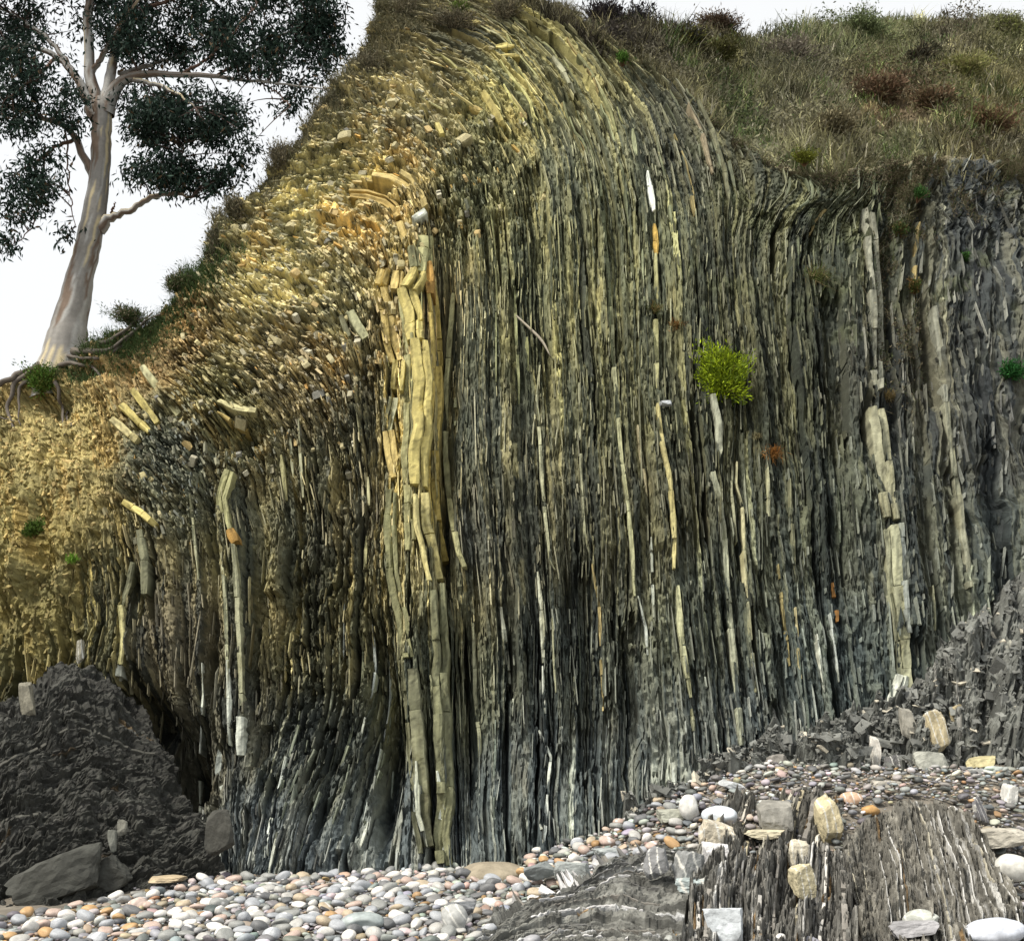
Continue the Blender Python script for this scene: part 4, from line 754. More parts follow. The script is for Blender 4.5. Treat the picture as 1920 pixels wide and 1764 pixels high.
STONES = [ # x, foot y, w, h, distance(None = on the beach), boxy, colour, tilt, label
 (1752,1450,60,38,12.75,1,(.33,.34,.30),.15,'big rounded grey slab leaning at the foot of the scree'), (1847,1442,50,20,12.75,1,(.42,.38,.22),.1,'yellowish flat stone lying on top of the right hand rubble'),
 (1876,1464,42,22,12.65,1,(.36,.40,.38),-.3,'pale green grey wedge stone at the right edge'), (1836,1458,38,15,12.6,1,(.34,.35,.34),.1,'small grey slab below the yellowish flat stone'),
 (1708,1382,28,50,13.15,1,(.30,.29,.25),.1,'upright grey block with a tan edge in the scree'), (1763,1408,38,66,13.0,1,(.46,.40,.26),.1,'tall ochre and white block standing in the scree'), (1803,1362,24,36,13.4,1,(.42,.36,.22),.15,'small ochre block higher on the scree'),
 (1898,1272,26,72,14.1,1,(.42,.42,.36),-.2,'tall leaning pale slab high on the scree'), (1532,1436,46,42,13.1,1,(.27,.27,.25),0,'blunt grey boulder where scree meets the main face'), (1460,1450,40,32,13.15,1,(.23,.22,.20),.1,'dark angular stone under the main face'),
 (1645,1432,18,46,12.95,1,(.55,.53,.48),.05,'narrow white edged stone standing upright'), (1683,1452,36,32,12.8,1,(.15,.15,.15),0,'black and white banded block below the scree'), (1578,1452,74,14,12.9,1,(.30,.29,.17),.05,'long olive slab lying flat below the scree'),
 (1727,1466,92,11,12.5,1,(.52,.47,.36),-.06,'long tan slab along the top of the shingle'), (1665,1484,68,18,12.3,1,(.40,.38,.33),0,'flat buff grey slab on the upper shingle'), (1560,1580,42,78,11.2,1,(.52,.46,.30),.06,'cream upright block beside the striped outcrop'),
 (1600,1512,40,24,11.9,0,(.52,.36,.25),0,'rounded pinkish orange stone above the striped outcrop'), (1636,1528,34,16,11.7,0,(.50,.30,.12),0,'orange pebble beside the pinkish stone'), (1460,1562,60,54,11.3,1,(.25,.245,.22),.1,'dark grey boulder in the middle of the rubble'),
 (1438,1572,72,14,11.2,1,(.50,.46,.34),.03,'long buff slab lying before the dark boulder'), (1345,1592,64,48,11.1,1,(.48,.44,.35),0,'buff block with pale stripes at mid beach'), (1345,1628,46,42,10.6,1,(.60,.60,.60),0,'white and dark cube shaped stone'), (1297,1664,58,58,10.3,1,(.24,.25,.25),.1,'grey boulder crossed by thin white veins'),
 (1318,1676,84,24,10.1,1,(.36,.42,.42),0,'teal grey flat slab before the veined boulder'), (1504,1632,42,48,10.3,1,(.48,.45,.36),0,'cream and black banded block, upper of two'), (1512,1680,44,50,9.8,1,(.44,.40,.27),.05,'buff block below the banded block'), (1360,1760,68,48,9.3,1,(.50,.54,.57),0,'pale blue grey squared block at the lower edge'),
 (1734,1742,58,28,9.4,0,(.42,.44,.40),0,'smooth pale stone resting on the striped outcrop'), (1878,1772,96,36,9.15,0,(.58,.62,.70),.1,'large pale blue oval cobble in the lower right corner'), (1718,1756,88,20,9.25,1,(.30,.30,.31),.1,'grey slab beneath the smooth pale stone'),
 (1798,1560,22,40,11.1,0,(.70,.69,.66),.3,'white elongated cobble at the edge of the striped outcrop'), (1840,1542,18,42,11.5,1,(.18,.18,.19),.3,'dark striped splinter among the right shingle'), (1902,1512,28,34,11.9,1,(.55,.55,.52),-.2,'pale wedge among the right shingle'), (1908,1650,54,38,10.2,0,(.56,.56,.52),0,'pale rounded cobble at the right edge'),
 (1896,1585,74,26,10.9,1,(.44,.42,.36),.1,'grey buff slab at the right edge'), (1352,1545,62,30,11.7,0,(.56,.61,.66),0,'large pale blue cobble below the main face'), (1295,1535,38,40,12.0,0,(.60,.60,.57),0,'whitish grey rounded stone near the cliff foot'), (1260,1542,52,22,12.1,1,(.36,.37,.31),.05,'flat greenish slab near the cliff foot'),
 (1376,1480,48,13,12.5,1,(.42,.44,.45),-.3,'thin grey slab tilted on the pebbles'), (405,1596,50,66,12.0,1,(.06,.06,.052),.2,'dark rounded boulder between rock mass and cliff'), (227,1564,17,24,12.0,1,(.17,.17,.145),.1,'small pale block on the dark rock mass'), (208,1594,15,32,11.8,1,(.15,.155,.135),.15,'small block standing in front of another on the dark rock mass'),
 (676,1748,76,30,9.7,0,(.30,.34,.34),.05,'large flat dark teal cobble at the lower edge'), (851,1748,48,44,9.6,0,(.36,.37,.36),.6,'banded grey cobble tilted in the shingle'), (1015,1648,60,26,11.2,1,(.20,.22,.22),.15,'dark slate slab lying near the sand patch'), (1150,1610,70,18,11.8,1,(.33,.36,.36),.05,'thin blue grey slab on the slope of pebbles'), (1075,1648,66,26,11.1,1,(.36,.39,.38),-.05,'broad grey slab in the middle shingle'),
 (860,1716,60,22,9.95,1,(.17,.18,.19),.1,'dark slate cobble beside the folded ledges'), (310,1655,60,10,11.4,1,(.44,.36,.24),0,'tan driftwood coloured flat stone at the left'), (225,1712,70,12,10.7,1,(.52,.46,.38),.08,'long pinkish buff slab at the left'), (258,1712,30,24,10.6,0,(.52,.42,.37),0,'round pinkish cobble next to the long slab'),
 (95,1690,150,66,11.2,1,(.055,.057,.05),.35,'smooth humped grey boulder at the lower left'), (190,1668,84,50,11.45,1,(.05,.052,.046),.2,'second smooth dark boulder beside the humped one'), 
 (45,1338,22,52,12.9,1,(.22,.21,.165),.2,'pale stub of rock at the left edge'), (146,1240,14,36,13.75,1,(.24,.23,.18),.1,'short white edged stub at the top of the dark rock mass'), (1232,1644,44,48,10.3,1,(.20,.205,.21),.1,'dark blocky stone with white veins by the ledges')]
def stone(x, y, w, h, Y, boxy, col, tilt, label, seed):
    vein = any(k_ in label for k_ in ('band', 'vein', 'stripe', 'white edged', 'white and', 'and white'))
    V, F = rock_shape(seed, bool(boxy), ICO4 if vein else None); r = np.random.default_rng(seed)
    c = onto_beach(np.array(x), np.array(y)) if Y is None else at(np.array(float(x)), np.array(float(y)), Y)
    mpp = np.linalg.norm(c - CAM) / FPX; W_, H_ = w * mpp, h * mpp; D_ = max(W_ * .65, min(H_, W_) * .8)
    f = 3.0 if boxy else 5.0
    K = np.array(col) * (1 + .30 * n3(V * 6, 1.0, seed + 3) + .15 * n3(V * 20, 1, seed + 5))[:, None]
    if vein:
        q = np.abs(((V[:, 0] * 1.0 + V[:, 2] * .12 + .05 * n3(V * 3, 1, seed + 8)) * (2.2 + r.random()) + r.random()) % 1 - .5); K = np.where((q < .06 + .04 * n3(V * 4, 1, seed + 9))[:, None], np.array([.62, .62, .58]), K)
    V = V * [W_, D_, H_ * 1.12]; ca, sa = math.cos(tilt), math.sin(tilt); V = V @ np.array([[ca, 0, sa], [0, 1, 0], [-sa, 0, ca]])
    a = r.uniform(-.35, .35); V = V @ np.array([[math.cos(a), math.sin(a), 0], [-math.sin(a), math.cos(a), 0], [0, 0, 1]])
    o = link('stone' if boxy else 'cobble', np_mesh('stone', V, [F], np.clip(K, .02, .85), not boxy), M_BED if boxy else M_PEB); o.location = c + np.array([0, D_ * .3, H_ * .46])
    return tag(o, label, 'stone' if boxy else 'cobble', 'large stones along the foot of the cliff')
for i, q in enumerate(STONES): stone(*q, 2000 + i)
# sandy patch
V, F = ICO3; c = onto_beach(np.array(925.), np.array(1640.)); Vs = V * (1 + .12 * n3(V, 2, 5))[:, None] * [.42, .45, .15]
tag(link('sand_heap', np_mesh('sand_heap', Vs, [F], np.array([.30, .265, .20]) * np.ones_like(V), True), M_SOIL), 'smooth brown heap of sand among the pebbles', 'sand').location = c + np.array([0, .25, -.04])

# ------------------------------------------------------------------ shingle
PT = [((.34,.36,.385),'blue-grey'),((.62,.61,.58),'whitish'),((.46,.36,.31),'pinkish'),((.46,.30,.15),'orange'),((.44,.37,.27),'tan'),((.14,.145,.15),'dark grey'),((.27,.28,.27),'mid grey'),((.42,.42,.40),'pale grey')]
PW_ = np.array([.20, .21, .11, .04, .10, .10, .12, .12]); PW_ /= PW_.sum()
r = np.random.default_rng(55); N = 90000
X = r.uniform(-8.2, 9.5, N); Y = r.uniform(8.2, 13.9, N); Z = beachZ(X, Y); pp = np.stack([X, Y, Z], -1); x, y, zz = to_px(pp)
foot = np.interp(x, [-100, 200, 300, 380, 450, 700, 900, 1100, 1250, 1330, 1420, 1600, 2000], [1745, 1690, 1650, 1632, 1648, 1640, 1612, 1575, 1495, 1445, 1432, 1436, 1446])
keep = (y > foot) & (y < 1830) & (x > -80) & (x < 2020)
# only thin shingle over the bedrock
def inside(x, y, poly):
    poly = np.array(poly, float); c = np.zeros(x.shape, bool); j = len(poly) - 1
    for i in range(len(poly)):
        xi, yi = poly[i]; xj, yj = poly[j]; t = ((yi > y) != (yj > y)) & (x < (xj - xi) * (y - yi) / (yj - yi + 1e-9) + xi); c ^= t; j = i
    return c
rockpoly = [[(1580,1570),(1650,1515),(1712,1490),(1790,1510),(1850,1570),(1970,1830),(1630,1830)], [(870,1790),(960,1710),(1080,1660),(1200,1615),(1320,1590),(1320,1640),(1270,1830),(900,1830)], [(1280,1800),(1300,1700),(1450,1680),(1460,1600),(1550,1570),(1600,1620),(1630,1830),(1280,1830)], [(-100,1700),(200,1690),(440,1640),(440,1500),(-100,1500)]]
bad = np.zeros(N, bool)
for q in rockpoly: bad |= inside(x, y, q)
keep &= ~bad | (r.random(N) < np.where((x > 1280) & (x < 1600), .13, .04))
keep &= ~((np.abs(x - 925) < 55) & (np.abs(y - 1630) < 22))
pp = pp[keep]; x = x[keep]; y = y[keep]
szp = np.clip(r.lognormal(-3.05, .60, len(pp)), .016, .17) * (1 - .25 * sm(x, 1150, 1500))
# big ones first, kept apart; small ones fill the gaps
o = np.argsort(-szp); grid = {}; sel = []
for i in o:
    g = (int(pp[i, 0] / .2), int(pp[i, 1] / .2)); ok = True
    for a in (-1, 0, 1):
        for b_ in (-1, 0, 1):
            for q in grid.get((g[0]+a, g[1]+b_), ()):
                if (pp[i, 0]-pp[q, 0])**2 + (pp[i, 1]-pp[q, 1])**2 < ((szp[i]+szp[q]) * .40) ** 2: ok = False; break
            if not ok: break
        if not ok: break
    if ok: grid.setdefault(g, []).append(i); sel.append(i)
    if len(sel) > 21000: break
sel = np.array(sel); pp = pp[sel]; szp = szp[sel]; x = x[sel]; y = y[sel]; n = len(sel)
cls = r.choice(8, n, p=PW_); cls = np.where((x < 330) & (r.random(n) < .12), 3, cls)
dims = np.stack([szp * r.uniform(.9, 1.25, n), szp * r.uniform(.65, .95, n), szp * r.uniform(.36, .7, n)], -1)
yaw = r.uniform(0, math.pi, n); pit = r.normal(0, .22, n); rol = r.normal(0, .2, n)
def rots(yaw, pit, rol):
    cy_, sy_, cp, sp, cr, sr = np.cos(yaw), np.sin(yaw), np.cos(pit), np.sin(pit), np.cos(rol), np.sin(rol); o_ = np.zeros(len(yaw)); l = o_ + 1
    Rz = np.stack([cy_, -sy_, o_, sy_, cy_, o_, o_, o_, l], -1).reshape(-1, 3, 3); Ry = np.stack([cp, o_, sp, o_, l, o_, -sp, o_, cp], -1).reshape(-1, 3, 3); Rx = np.stack([l, o_, o_, o_, cr, -sr, o_, sr, cr], -1).reshape(-1, 3, 3)
    return Rz @ Ry @ Rx
RM = rots(yaw, pit, rol); pp[:, 2] += dims[:, 2] * .30 + r.random(n) * .02
appar = szp / np.linalg.norm(pp - CAM, axis=1) * ((x > 0) & (x < 1920) & (y < 1768)); order = np.argsort(-appar); big = order[:300]; rest = order[300:]
def pebble_shape(seed, base):
    V, F = base; r = np.random.default_rng(seed); V = np.sign(V) * np.abs(V) ** r.uniform(.75, 1.0, 3); V = V * (1 + .12 * n3(V, 1.6, seed) + r.normal(0, .03))[:, None]
    for _ in range(3):
        nn = nrm(r.normal(0, 1, 3)); e = V @ nn - r.uniform(.72, .95); V = V - np.where(e > 0, e * .7, 0)[:, None] * nn
    return V * .5 / np.abs(V).max(0), F
def angular(seed):
    V, F = rock_shape(seed, True, ICO1); return V * [1, 1, .7], F
lo = [pebble_shape(60 + q, ICO1) if q < 8 else angular(960 + q) for q in range(14)]; lo += [pebble_shape(160 + q, ICO0) for q in range(6)]; bag = Bag(); rk = r.integers(0, 14, n); rk[rest] = np.where(szp[rest] < .042, 14 + rk[rest] % 6, rk[rest])
for q in range(20):
    ids = rest[rk[rest] == q]; V, F = lo[q]; Wd = np.einsum('nij,nvj->nvi', RM[ids], V[None] * dims[ids][:, None]) + pp[ids][:, None]
    kc = np.array([PT[c_][0] for c_ in (cls[ids] if q < 8 or q > 13 else np.where(r.random(len(ids)) < .35, cls[ids], np.where(r.random(len(ids)) < .7, 6, 5)))]) * r.uniform(.5, 1.1, (len(ids), 1)) * (1 + r.normal(0, .05, (len(ids), 3)))
    bag.add(Wd.reshape(-1, 3), [(F[None] + (np.arange(len(ids)) * len(V))[:, None, None]).reshape(-1, 3)], np.repeat(np.clip(kc, .03, .8), len(V), 0))
tag(link('shingle', bag.mesh('shingle', True), M_PEB), 'mixed pale shingle covering the beach', 'shingle', None, 'stuff')
hiM = {}; dup = {}
import re
sxy = [(q[0], q[1] - q[3] * .3, re.split(r' (?:at|on|in|lying|leaning|beside|below|where|under|standing|before|crossed|with|near|tilted|among|resting|beneath|between|along|higher|high|next|shaped|jutting|by|lower)\b|,', q[8])[0]) for q in STONES]
for i in big:
    key = (int(cls[i]), int(rk[i]) % 4)
    if key not in hiM:
        V, F = pebble_shape(80 + key[1] * 7 + key[0], ICO2); K = np.array(PT[key[0]][0]) * (1 + .18 * n3(V * 7, 1, key[1]))[:, None]
        if key[1] == 2: K = np.where((np.abs(V[:, 0] + .2 * V[:, 2] - .1) < .035)[:, None], .75, K)
        hiM[key] = np_mesh('pebble', V, [F], np.clip(K, 0, .85), True); hiM[key].materials.append(M_PEB)
    M = np.eye(4); M[:3, :3] = RM[i] * dims[i][None, :]; M[:3, 3] = pp[i]
    o = link('pebble', hiM[key]); o.matrix_world = Matrix(M.tolist()); c_ = PT[int(cls[i])][1]
    kk = int(np.argmin([(x[i] - a_) ** 2 + ((y[i] - b_) * 2) ** 2 for a_, b_, _ in sxy])); dx, dy_ = x[i] - sxy[kk][0], y[i] - sxy[kk][1]
    rel = ('just ' if math.hypot(dx, dy_) < 60 else '') + (('right of' if dx > 0 else 'left of') if abs(dx) > 1.5 * abs(dy_) else ('in front of' if dy_ > 0 else 'behind'))
    wd_ = 'large' if szp[i] > .135 else 'small' if szp[i] < .11 else 'medium'; fl = 'flat' if dims[i, 2] < .48 * szp[i] else 'round'
    lab = f"{wd_} {fl} {c_} pebble {rel} the {' '.join(sxy[kk][2].split()[-5:])}"; tag(o, lab, 'pebble', f'{c_} pebbles on the beach'); dup.setdefault(lab, []).append((math.hypot(dx, dy_), o.name))
ORD = ['nearest', 'second nearest', 'third nearest', 'fourth nearest', 'fifth nearest', 'sixth nearest', 'seventh nearest', 'eighth nearest', 'ninth nearest', 'tenth nearest', 'eleventh nearest', 'twelfth nearest']
for lab, lst in dup.items():
    if len(lst) > 1:
        for q, (d_, nm) in enumerate(sorted(lst)[:12]): bpy.data.objects[nm]['label'] = f'{lab}, {ORD[q]}'

# ------------------------------------------------------------------ plants
def tube(bag, pts, rad, seg, col, cf=None):
    pts = np.array(pts, float); rad = np.array(rad, float); n = len(pts); tg = nrm(np.gradient(pts, axis=0)); ref = np.array([0.3, 1.0, 0.1]); u = nrm(np.cross(tg, ref)); w = np.cross(tg, u)
    a = np.linspace(0, 2 * math.pi, seg, endpoint=False); ring = pts[:, None] + (u[:, None] * np.cos(a)[None, :, None] + w[:, None] * np.sin(a)[None, :, None]) * rad[:, None, None]
    V = ring.reshape(-1, 3); i = np.arange(n - 1)[:, None] * seg; k = np.arange(seg)[None]; k2 = (k + 1) % seg
    F = np.stack([i + k, i + k2, i + seg + k2, i + seg + k], -1).reshape(-1, 4)
    c = np.broadcast_to(np.asarray(col, float), V.shape) if cf is None else cf(np.repeat(np.arange(n), seg), np.tile(a, n), V)
    cap = np.array([[(n - 1) * seg + q for q in range(seg)]])
    bag.add(V, [F, cap], c)
def curve(pts, n):
    return smooth_rows(resample(pts, n), max(1, n // 14), 2)
def tuft(x, y, rpx, col, label, name='grass_tuft', cat='tuft', n=260, up=(0, -.6, .7), blade=1.0, wide=.012, proud=.06, col2=None, seed=0, lean=.55, P0=None):
    c = on_face(np.array(float(x)), np.array(float(y)), proud) if P0 is None else P0; mpp = np.linalg.norm(c - CAM) / FPX; Rm = rpx * mpp; r = np.random.default_rng(3000 + seed + int(x))
    pos = c + r.normal(0, .28, (n, 3)) * Rm * [1, .4, .5]; K = np.array(col) * r.uniform(.45, 1.35, (n, 1))
    if col2 is not None: K = np.where(r.random((n, 1)) < .4, np.array(col2) * r.uniform(.6, 1.3, (n, 1)), K)
    V, F, K = blades(pos, nrm(np.array(up, float)), Rm * blade * r.uniform(.4, 1.1, n), np.full(n, wide), K, seed, lean, .7)
    root = empty(name, c); tag(root, label, cat); child('blades', np_mesh('blades', V, F, K), M_GRASS, root)
    V, F, K = leaflets(c + r.normal(0, .25, (n // 2, 3)) * Rm * [1, .4, .6], r.uniform(.02, .05, n // 2), r.uniform(.01, .02, n // 2), np.array(col) * r.uniform(.4, 1.1, (n // 2, 1)), seed + 1)
    child('leaves', np_mesh('leaves', V, F, K), M_LEAF, root)
def shrub(x, y, rx, ry, col, label, sprigs=160, leaf=(.03, .07), lw=(.008, .016), stem=(.16, .09, .05), proud=.12, base=None, col2=None, seed=0, P0=None, per=22, shape=1.0):
    c = on_face(np.array(float(x)), np.array(float(y)), proud) if P0 is None else P0; mpp = np.linalg.norm(c - CAM) / FPX; r = np.random.default_rng(4000 + seed)
    a, b_ = rx * mpp, ry * mpp; foot_ = c + np.array([0, .12, -b_ * .75]) if base is None else base
    lob = r.normal(0, 1, (6, 3)); lob = nrm(lob) * r.uniform(.25, .85, (6, 1)); lob[:, 1] = -np.abs(lob[:, 1]); d = nrm(r.normal(0, 1, (sprigs, 3))) * .55 + lob[r.integers(0, 6, sprigs)]; d[:, 1] = -np.abs(d[:, 1]) * .9 + .1; q = c + d * np.array([a, a * .75, b_]) * (r.uniform(.45, 1.0, (sprigs, 1)) ** shape) * (.8 + .45 * vn(d[:, 0:1] * 2.3 + 9, d[:, 2:3] * 2.3 + 4, seed))
    sb = Bag()
    for k_ in range(0, sprigs, 3): tube(sb, [foot_, (foot_ * .45 + q[k_] * .55) + r.normal(0, .02, 3), q[k_]], [.009, .006, .002], 4, np.array(stem) * r.uniform(.6, 1.3))
    tt_ = r.uniform(.55, 1.02, (sprigs, per, 1)); ps = foot_ + (q - foot_)[:, None] * tt_ + r.normal(0, .035, (sprigs, per, 3)) * (a / .35); dirs = np.repeat(nrm(q - foot_)[:, None], per, 1).reshape(-1, 3)
    n = sprigs * per; K = np.array(col) * r.uniform(.5, 1.4, (n, 1)) * np.repeat(r.uniform(.65, 1.3, (sprigs, 1)), per, 0)
    if col2 is not None: K = np.where(np.repeat(r.random((sprigs, 1)), per, 0) < .3, np.array(col2) * r.uniform(.5, 1.3, (n, 1)), K)
    V, F, K = leaflets(ps.reshape(-1, 3), r.uniform(*leaf, n), r.uniform(*lw, n), np.clip(K, .01, .7), seed + 2, dirs=dirs * 1.3, jitter=.8)
    root = empty('shrub', foot_); tag(root, label, 'shrub'); child('foliage', np_mesh('foliage', V, F, K), M_LEAF, root); child('stems', sb.mesh('stems'), M_BARK, root)
    return root
shrub(1350, 690, 66, 70, (.30, .40, .02), 'bright yellow-green bush growing on the rock face', 380, (.04, .10), (.012, .026), col2=(.15, .22, .02), seed=1, per=28)
shrub(80, 705, 48, 36, (.09, .17, .03), 'green leafy shrub hanging under the tree roots', 150, (.03, .07), (.015, .03), seed=2, col2=(.14, .17, .04))
shrub(62, 985, 26, 26, (.09, .15, .03), 'small green shrub in the yellow soil at the left', 70, (.03, .06), (.015, .03), seed=3, proud=.3)
shrub(1895, 690, 34, 24, (.03, .12, .03), 'dark green plant at the right edge of the face', 80, (.03, .07), (.012, .025), seed=4)
shrub(1510, 293, 28, 18, (.17, .19, .03), 'yellow-green cushion at the grassy edge', 80, (.03, .06), (.01, .02), seed=5, proud=.3)
shrub(1168, 108, 18, 14, (.10, .20, .04), 'small fresh green plant at the top of the beds', 50, (.03, .06), (.01, .02), seed=6, proud=.25)
shrub(860, 14, 26, 16, (.12, .17, .04), 'green plant on the very top of the fold', 60, (.03, .07), (.01, .02), seed=7, proud=.3)
shrub(1688, 428, 26, 22, (.06, .10, .03), 'dark green tuft beside the lichened bed', 70, (.03, .06), (.01, .02), seed=8, col2=(.16, .12, .05), proud=.2)
shrub(1722, 360, 18, 20, (.05, .12, .03), 'small dark green plant below the hillside edge', 50, (.03, .06), (.01, .02), seed=9, proud=.2)
shrub(1716, 535, 18, 22, (.08, .11, .03), 'green and brown plant in the gully', 60, (.03, .06), (.01, .02), seed=10, col2=(.2, .13, .05), proud=.25)
shrub(1810, 478, 18, 12, (.05, .12, .03), 'low green plant on the grey rock', 40, (.03, .06), (.01, .02), seed=11)
for i, (x, y, rx, ry, c, lab) in enumerate([(690,120,40,34,(.16,.15,.10),'dry grey bush on the skyline left of the summit'), (625,185,40,34,(.14,.14,.09),'dry olive bush on the skyline above the eucalyptus tips'), (520,290,34,30,(.15,.14,.10),'greyish bush halfway down the skyline'), (440,385,30,34,(.13,.125,.08),'brownish bush on the skyline above the crumbling fold'), (405,455,22,40,(.12,.12,.08),'narrow dark bush on the lower skyline'),
    (330,530,50,24,(.07,.10,.04),'green bank of growth where the skyline flattens'), (250,590,50,24,(.06,.09,.035),'dark green growth next to the tree roots'), (770,22,50,30,(.15,.14,.09),'dry scrub on the left of the summit'), (945,16,56,26,(.16,.15,.10),'dry scrub on the right of the summit'), (850,38,60,20,(.12,.11,.075),'brown twiggy scrub below the summit')]):
    shrub(x, y, rx, ry, c, lab, 150, (.04, .10), (.008, .02), stem=(.16, .13, .10), seed=80 + i, col2=(.24, .21, .14), per=16, shape=.7, proud=.1)
tuft(1445, 850, 26, (.40, .20, .06), 'orange brown dead tuft on the rock face', n=260, up=(.2, -.7, .2), lean=.8, seed=1)
tuft(1530, 522, 38, (.13, .17, .05), 'wide grassy tuft on the upper right face', n=280, up=(.1, -.6, .3), col2=(.24, .2, .1), lean=.8, seed=2)
tuft(1226, 582, 22, (.12, .14, .05), 'small dark tuft on the yellow bed', n=160, col2=(.25, .17, .07), lean=.7, seed=3)
tuft(1268, 612, 20, (.20, .15, .06), 'brown tuft just right of the small dark tuft', n=130, col2=(.28, .14, .05), lean=.7, seed=4)
tuft(1666, 746, 20, (.28, .22, .10), 'straw coloured tuft at the break of the thick bed', n=140, lean=.7, seed=5)
tuft(136, 1050, 17, (.20, .38, .05), 'bright green tuft in the soil slope', n=130, seed=6, proud=.2)
tuft(1420, 820, 14, (.3, .27, .15), 'pale dry tuft above the orange brown one', n=80, seed=7)
# shrubs on the hillside
def on_hill(x, y):
    d_ = (hx[:, :nv] - x) ** 2 + (hy[:, :nv] - y) ** 2; k_ = np.argmin(d_); return HP.reshape(-1, 3)[k_] + np.array([0, -.2, .28])
for i, (x, y, rx, ry, c, c2, lab) in enumerate([(1130,46,60,34,(.035,.03,.032),None,'dark heather clump nearest the top of the fold'), (1200,70,66,36,(.032,.03,.034),None,'dark heather clump in the middle of the dark band'), (1275,104,64,32,(.04,.04,.028),(.12,.12,.03),'olive and dark heather clump lower in the dark band'), (1345,130,54,26,(.09,.09,.03),None,'olive clump ending the dark band'),
   (1350,52,50,16,(.12,.085,.06),None,'reddish bush on the skyline'), (1722,128,34,22,(.05,.05,.035),(.1,.08,.05),'dark hollow bush in the middle of the hillside'), (1650,190,64,24,(.17,.11,.07),(.2,.17,.1),'rust red bramble patch on the hillside'), (1745,215,50,22,(.17,.115,.07),(.18,.17,.09),'brown red bramble right of the rust red patch'), (1850,260,60,26,(.16,.10,.06),(.17,.17,.07),'brownish bramble near the right edge'), (1560,268,60,20,(.20,.18,.11),(.24,.21,.13),'pale straw clump above the cliff edge'),
   (1470,120,60,34,(.16,.14,.11),(.22,.2,.16),'grey twiggy bush in the left of the hillside'), (1800,150,50,24,(.22,.23,.08),(.28,.26,.12),'yellowish grass clump right of the dark bush'), (1620,70,60,26,(.17,.21,.10),None,'green grey bush near the top of the hill'), (1880,70,44,26,(.20,.22,.08),(.16,.15,.1),'yellow green bush at the top right')]):
    shrub(x, y, rx, ry, c, lab, 220, (.06, .15), (.016, .04), stem=(.10, .08, .06), seed=40 + i, P0=on_hill(x, y), col2=c2, per=18, shape=.7)

# ------------------------------------------------------------------ the eucalyptus
TY = float(faceY(np.array(120.), np.array(672.))) + .55; print('tree at', TY)
def tp(q, dy=0.0): return at(np.array(q[:, 0]), np.array(q[:, 1]), TY + dy)
tm = 17.5 / FPX
tree = empty('eucalyptus_tree', at(np.array(125.), np.array(660.), TY)); tag(tree, 'leaning eucalyptus with peeling bark on the cliff edge', 'tree')
def barkcol(seed):
    def f(ri, a, V):
        z = V[:, 2]; p1 = fbm(np.cos(a) * 1.6 + 3, z * .6 + np.sin(a) * 1.3, 5, seed); p2 = fbm(np.cos(a) * 2 + 5, z * .9 + np.sin(a) * 2, 4, seed + 1); st = fbm(np.cos(a) * 9, z * .8 + np.sin(a) * 9, 3, seed + 2)
        c = np.array([.30, .29, .27]) * np.ones((len(z), 1)); c = np.where((p1 > .05)[:, None], [.20, .15, .115], c); c = np.where((p2 > .16)[:, None], [.47, .47, .45], c); c = np.where(((p1 < -.25) & (st > 0))[:, None], [.58, .50, .32], c)
        return c * (.85 + .25 * st)[:, None]
    return f
bag = Bag(); TR = np.array([(104,760,112),(112,700,100),(121,662,92),(128,630,80),(134,590,69),(146,540,59),(162,474,53),(178,401,49),(188,328,42),(190,265,40),(191,215,46),(190,190,40)], float); q = curve(TR, 46)
aa = np.linspace(0, 1, 46); tube(bag, tp(q) + np.random.default_rng(3).normal(0, .008, (46, 3)), q[:, 2] / 2 * tm * .9 * (1 + .04 * vn(np.arange(46) / 2.5, np.zeros(46), 9)), 36, None, barkcol(5)); child('trunk', bag.mesh('trunk', True), M_BARK, tree)
LIMBS = [([(185,215,30),(170,140,22),(163,60,18),(168,0,16),(172,-120,12),(185,-260,5)], 0), ([(198,215,34),(214,160,26),(235,142,19),(280,138,14),(340,142,11),(400,142,9),(470,153,6),(540,157,4),(615,168,2)], -.5), ([(200,190,26),(214,100,17),(235,30,12),(275,-70,7)], .4),
 ([(180,225,28),(150,155,17),(110,105,12),(45,82,9),(-30,98,6)], -.3), ([(150,155,13),(95,75,9),(30,30,7),(-40,0,4)], .5), ([(178,335,20),(160,300,16),(145,262,13),(125,236,11),(85,222,10),(40,205,8),(-25,190,5)], -.4), ([(142,262,9),(112,270,7),(75,300,5),(28,328,2.5)], -.6),
 ([(85,275,4.5),(80,350,4),(72,405,3),(50,440,2.2),(22,460,1.2)], -.6), ([(124,245,4),(128,320,3),(133,390,2.2),(141,425,1.2)], -.5), ([(186,428,30),(200,412,19),(222,403,13),(245,396,12),(266,380,11),(300,364,10),(335,362,8.5),(356,370,2.5)], -.3), ([(209,400,5),(213,388,3),(217,378,1.5)], -.3), ([(338,362,5),(336,330,3.5),(345,270,2)], -.3),
 ([(232,146,11),(300,160,8),(335,178,6),(365,200,3)], -.8), ([(222,140,11),(300,116,7.5),(350,102,6),(410,80,3)], .4), ([(235,30,9),(320,0,7),(420,-40,4)], 0), ([(410,142,6),(450,110,5),(520,70,3.5),(590,40,2)], .2), ([(490,155,4),(520,175,3),(545,200,2)], -.6), ([(340,142,7),(390,110,5.5),(440,60,4),(480,10,2)], -.9), ([(170,140,12),(220,60,9),(260,0,6)], -.7), ([(110,105,8),(60,150,5),(20,180,3)], -.9),
 ([(168,0,10),(80,-80,7),(0,-150,4)], -.3), ([(172,-100,9),(300,-180,6),(420,-200,3)], .3)]
limbpts = []
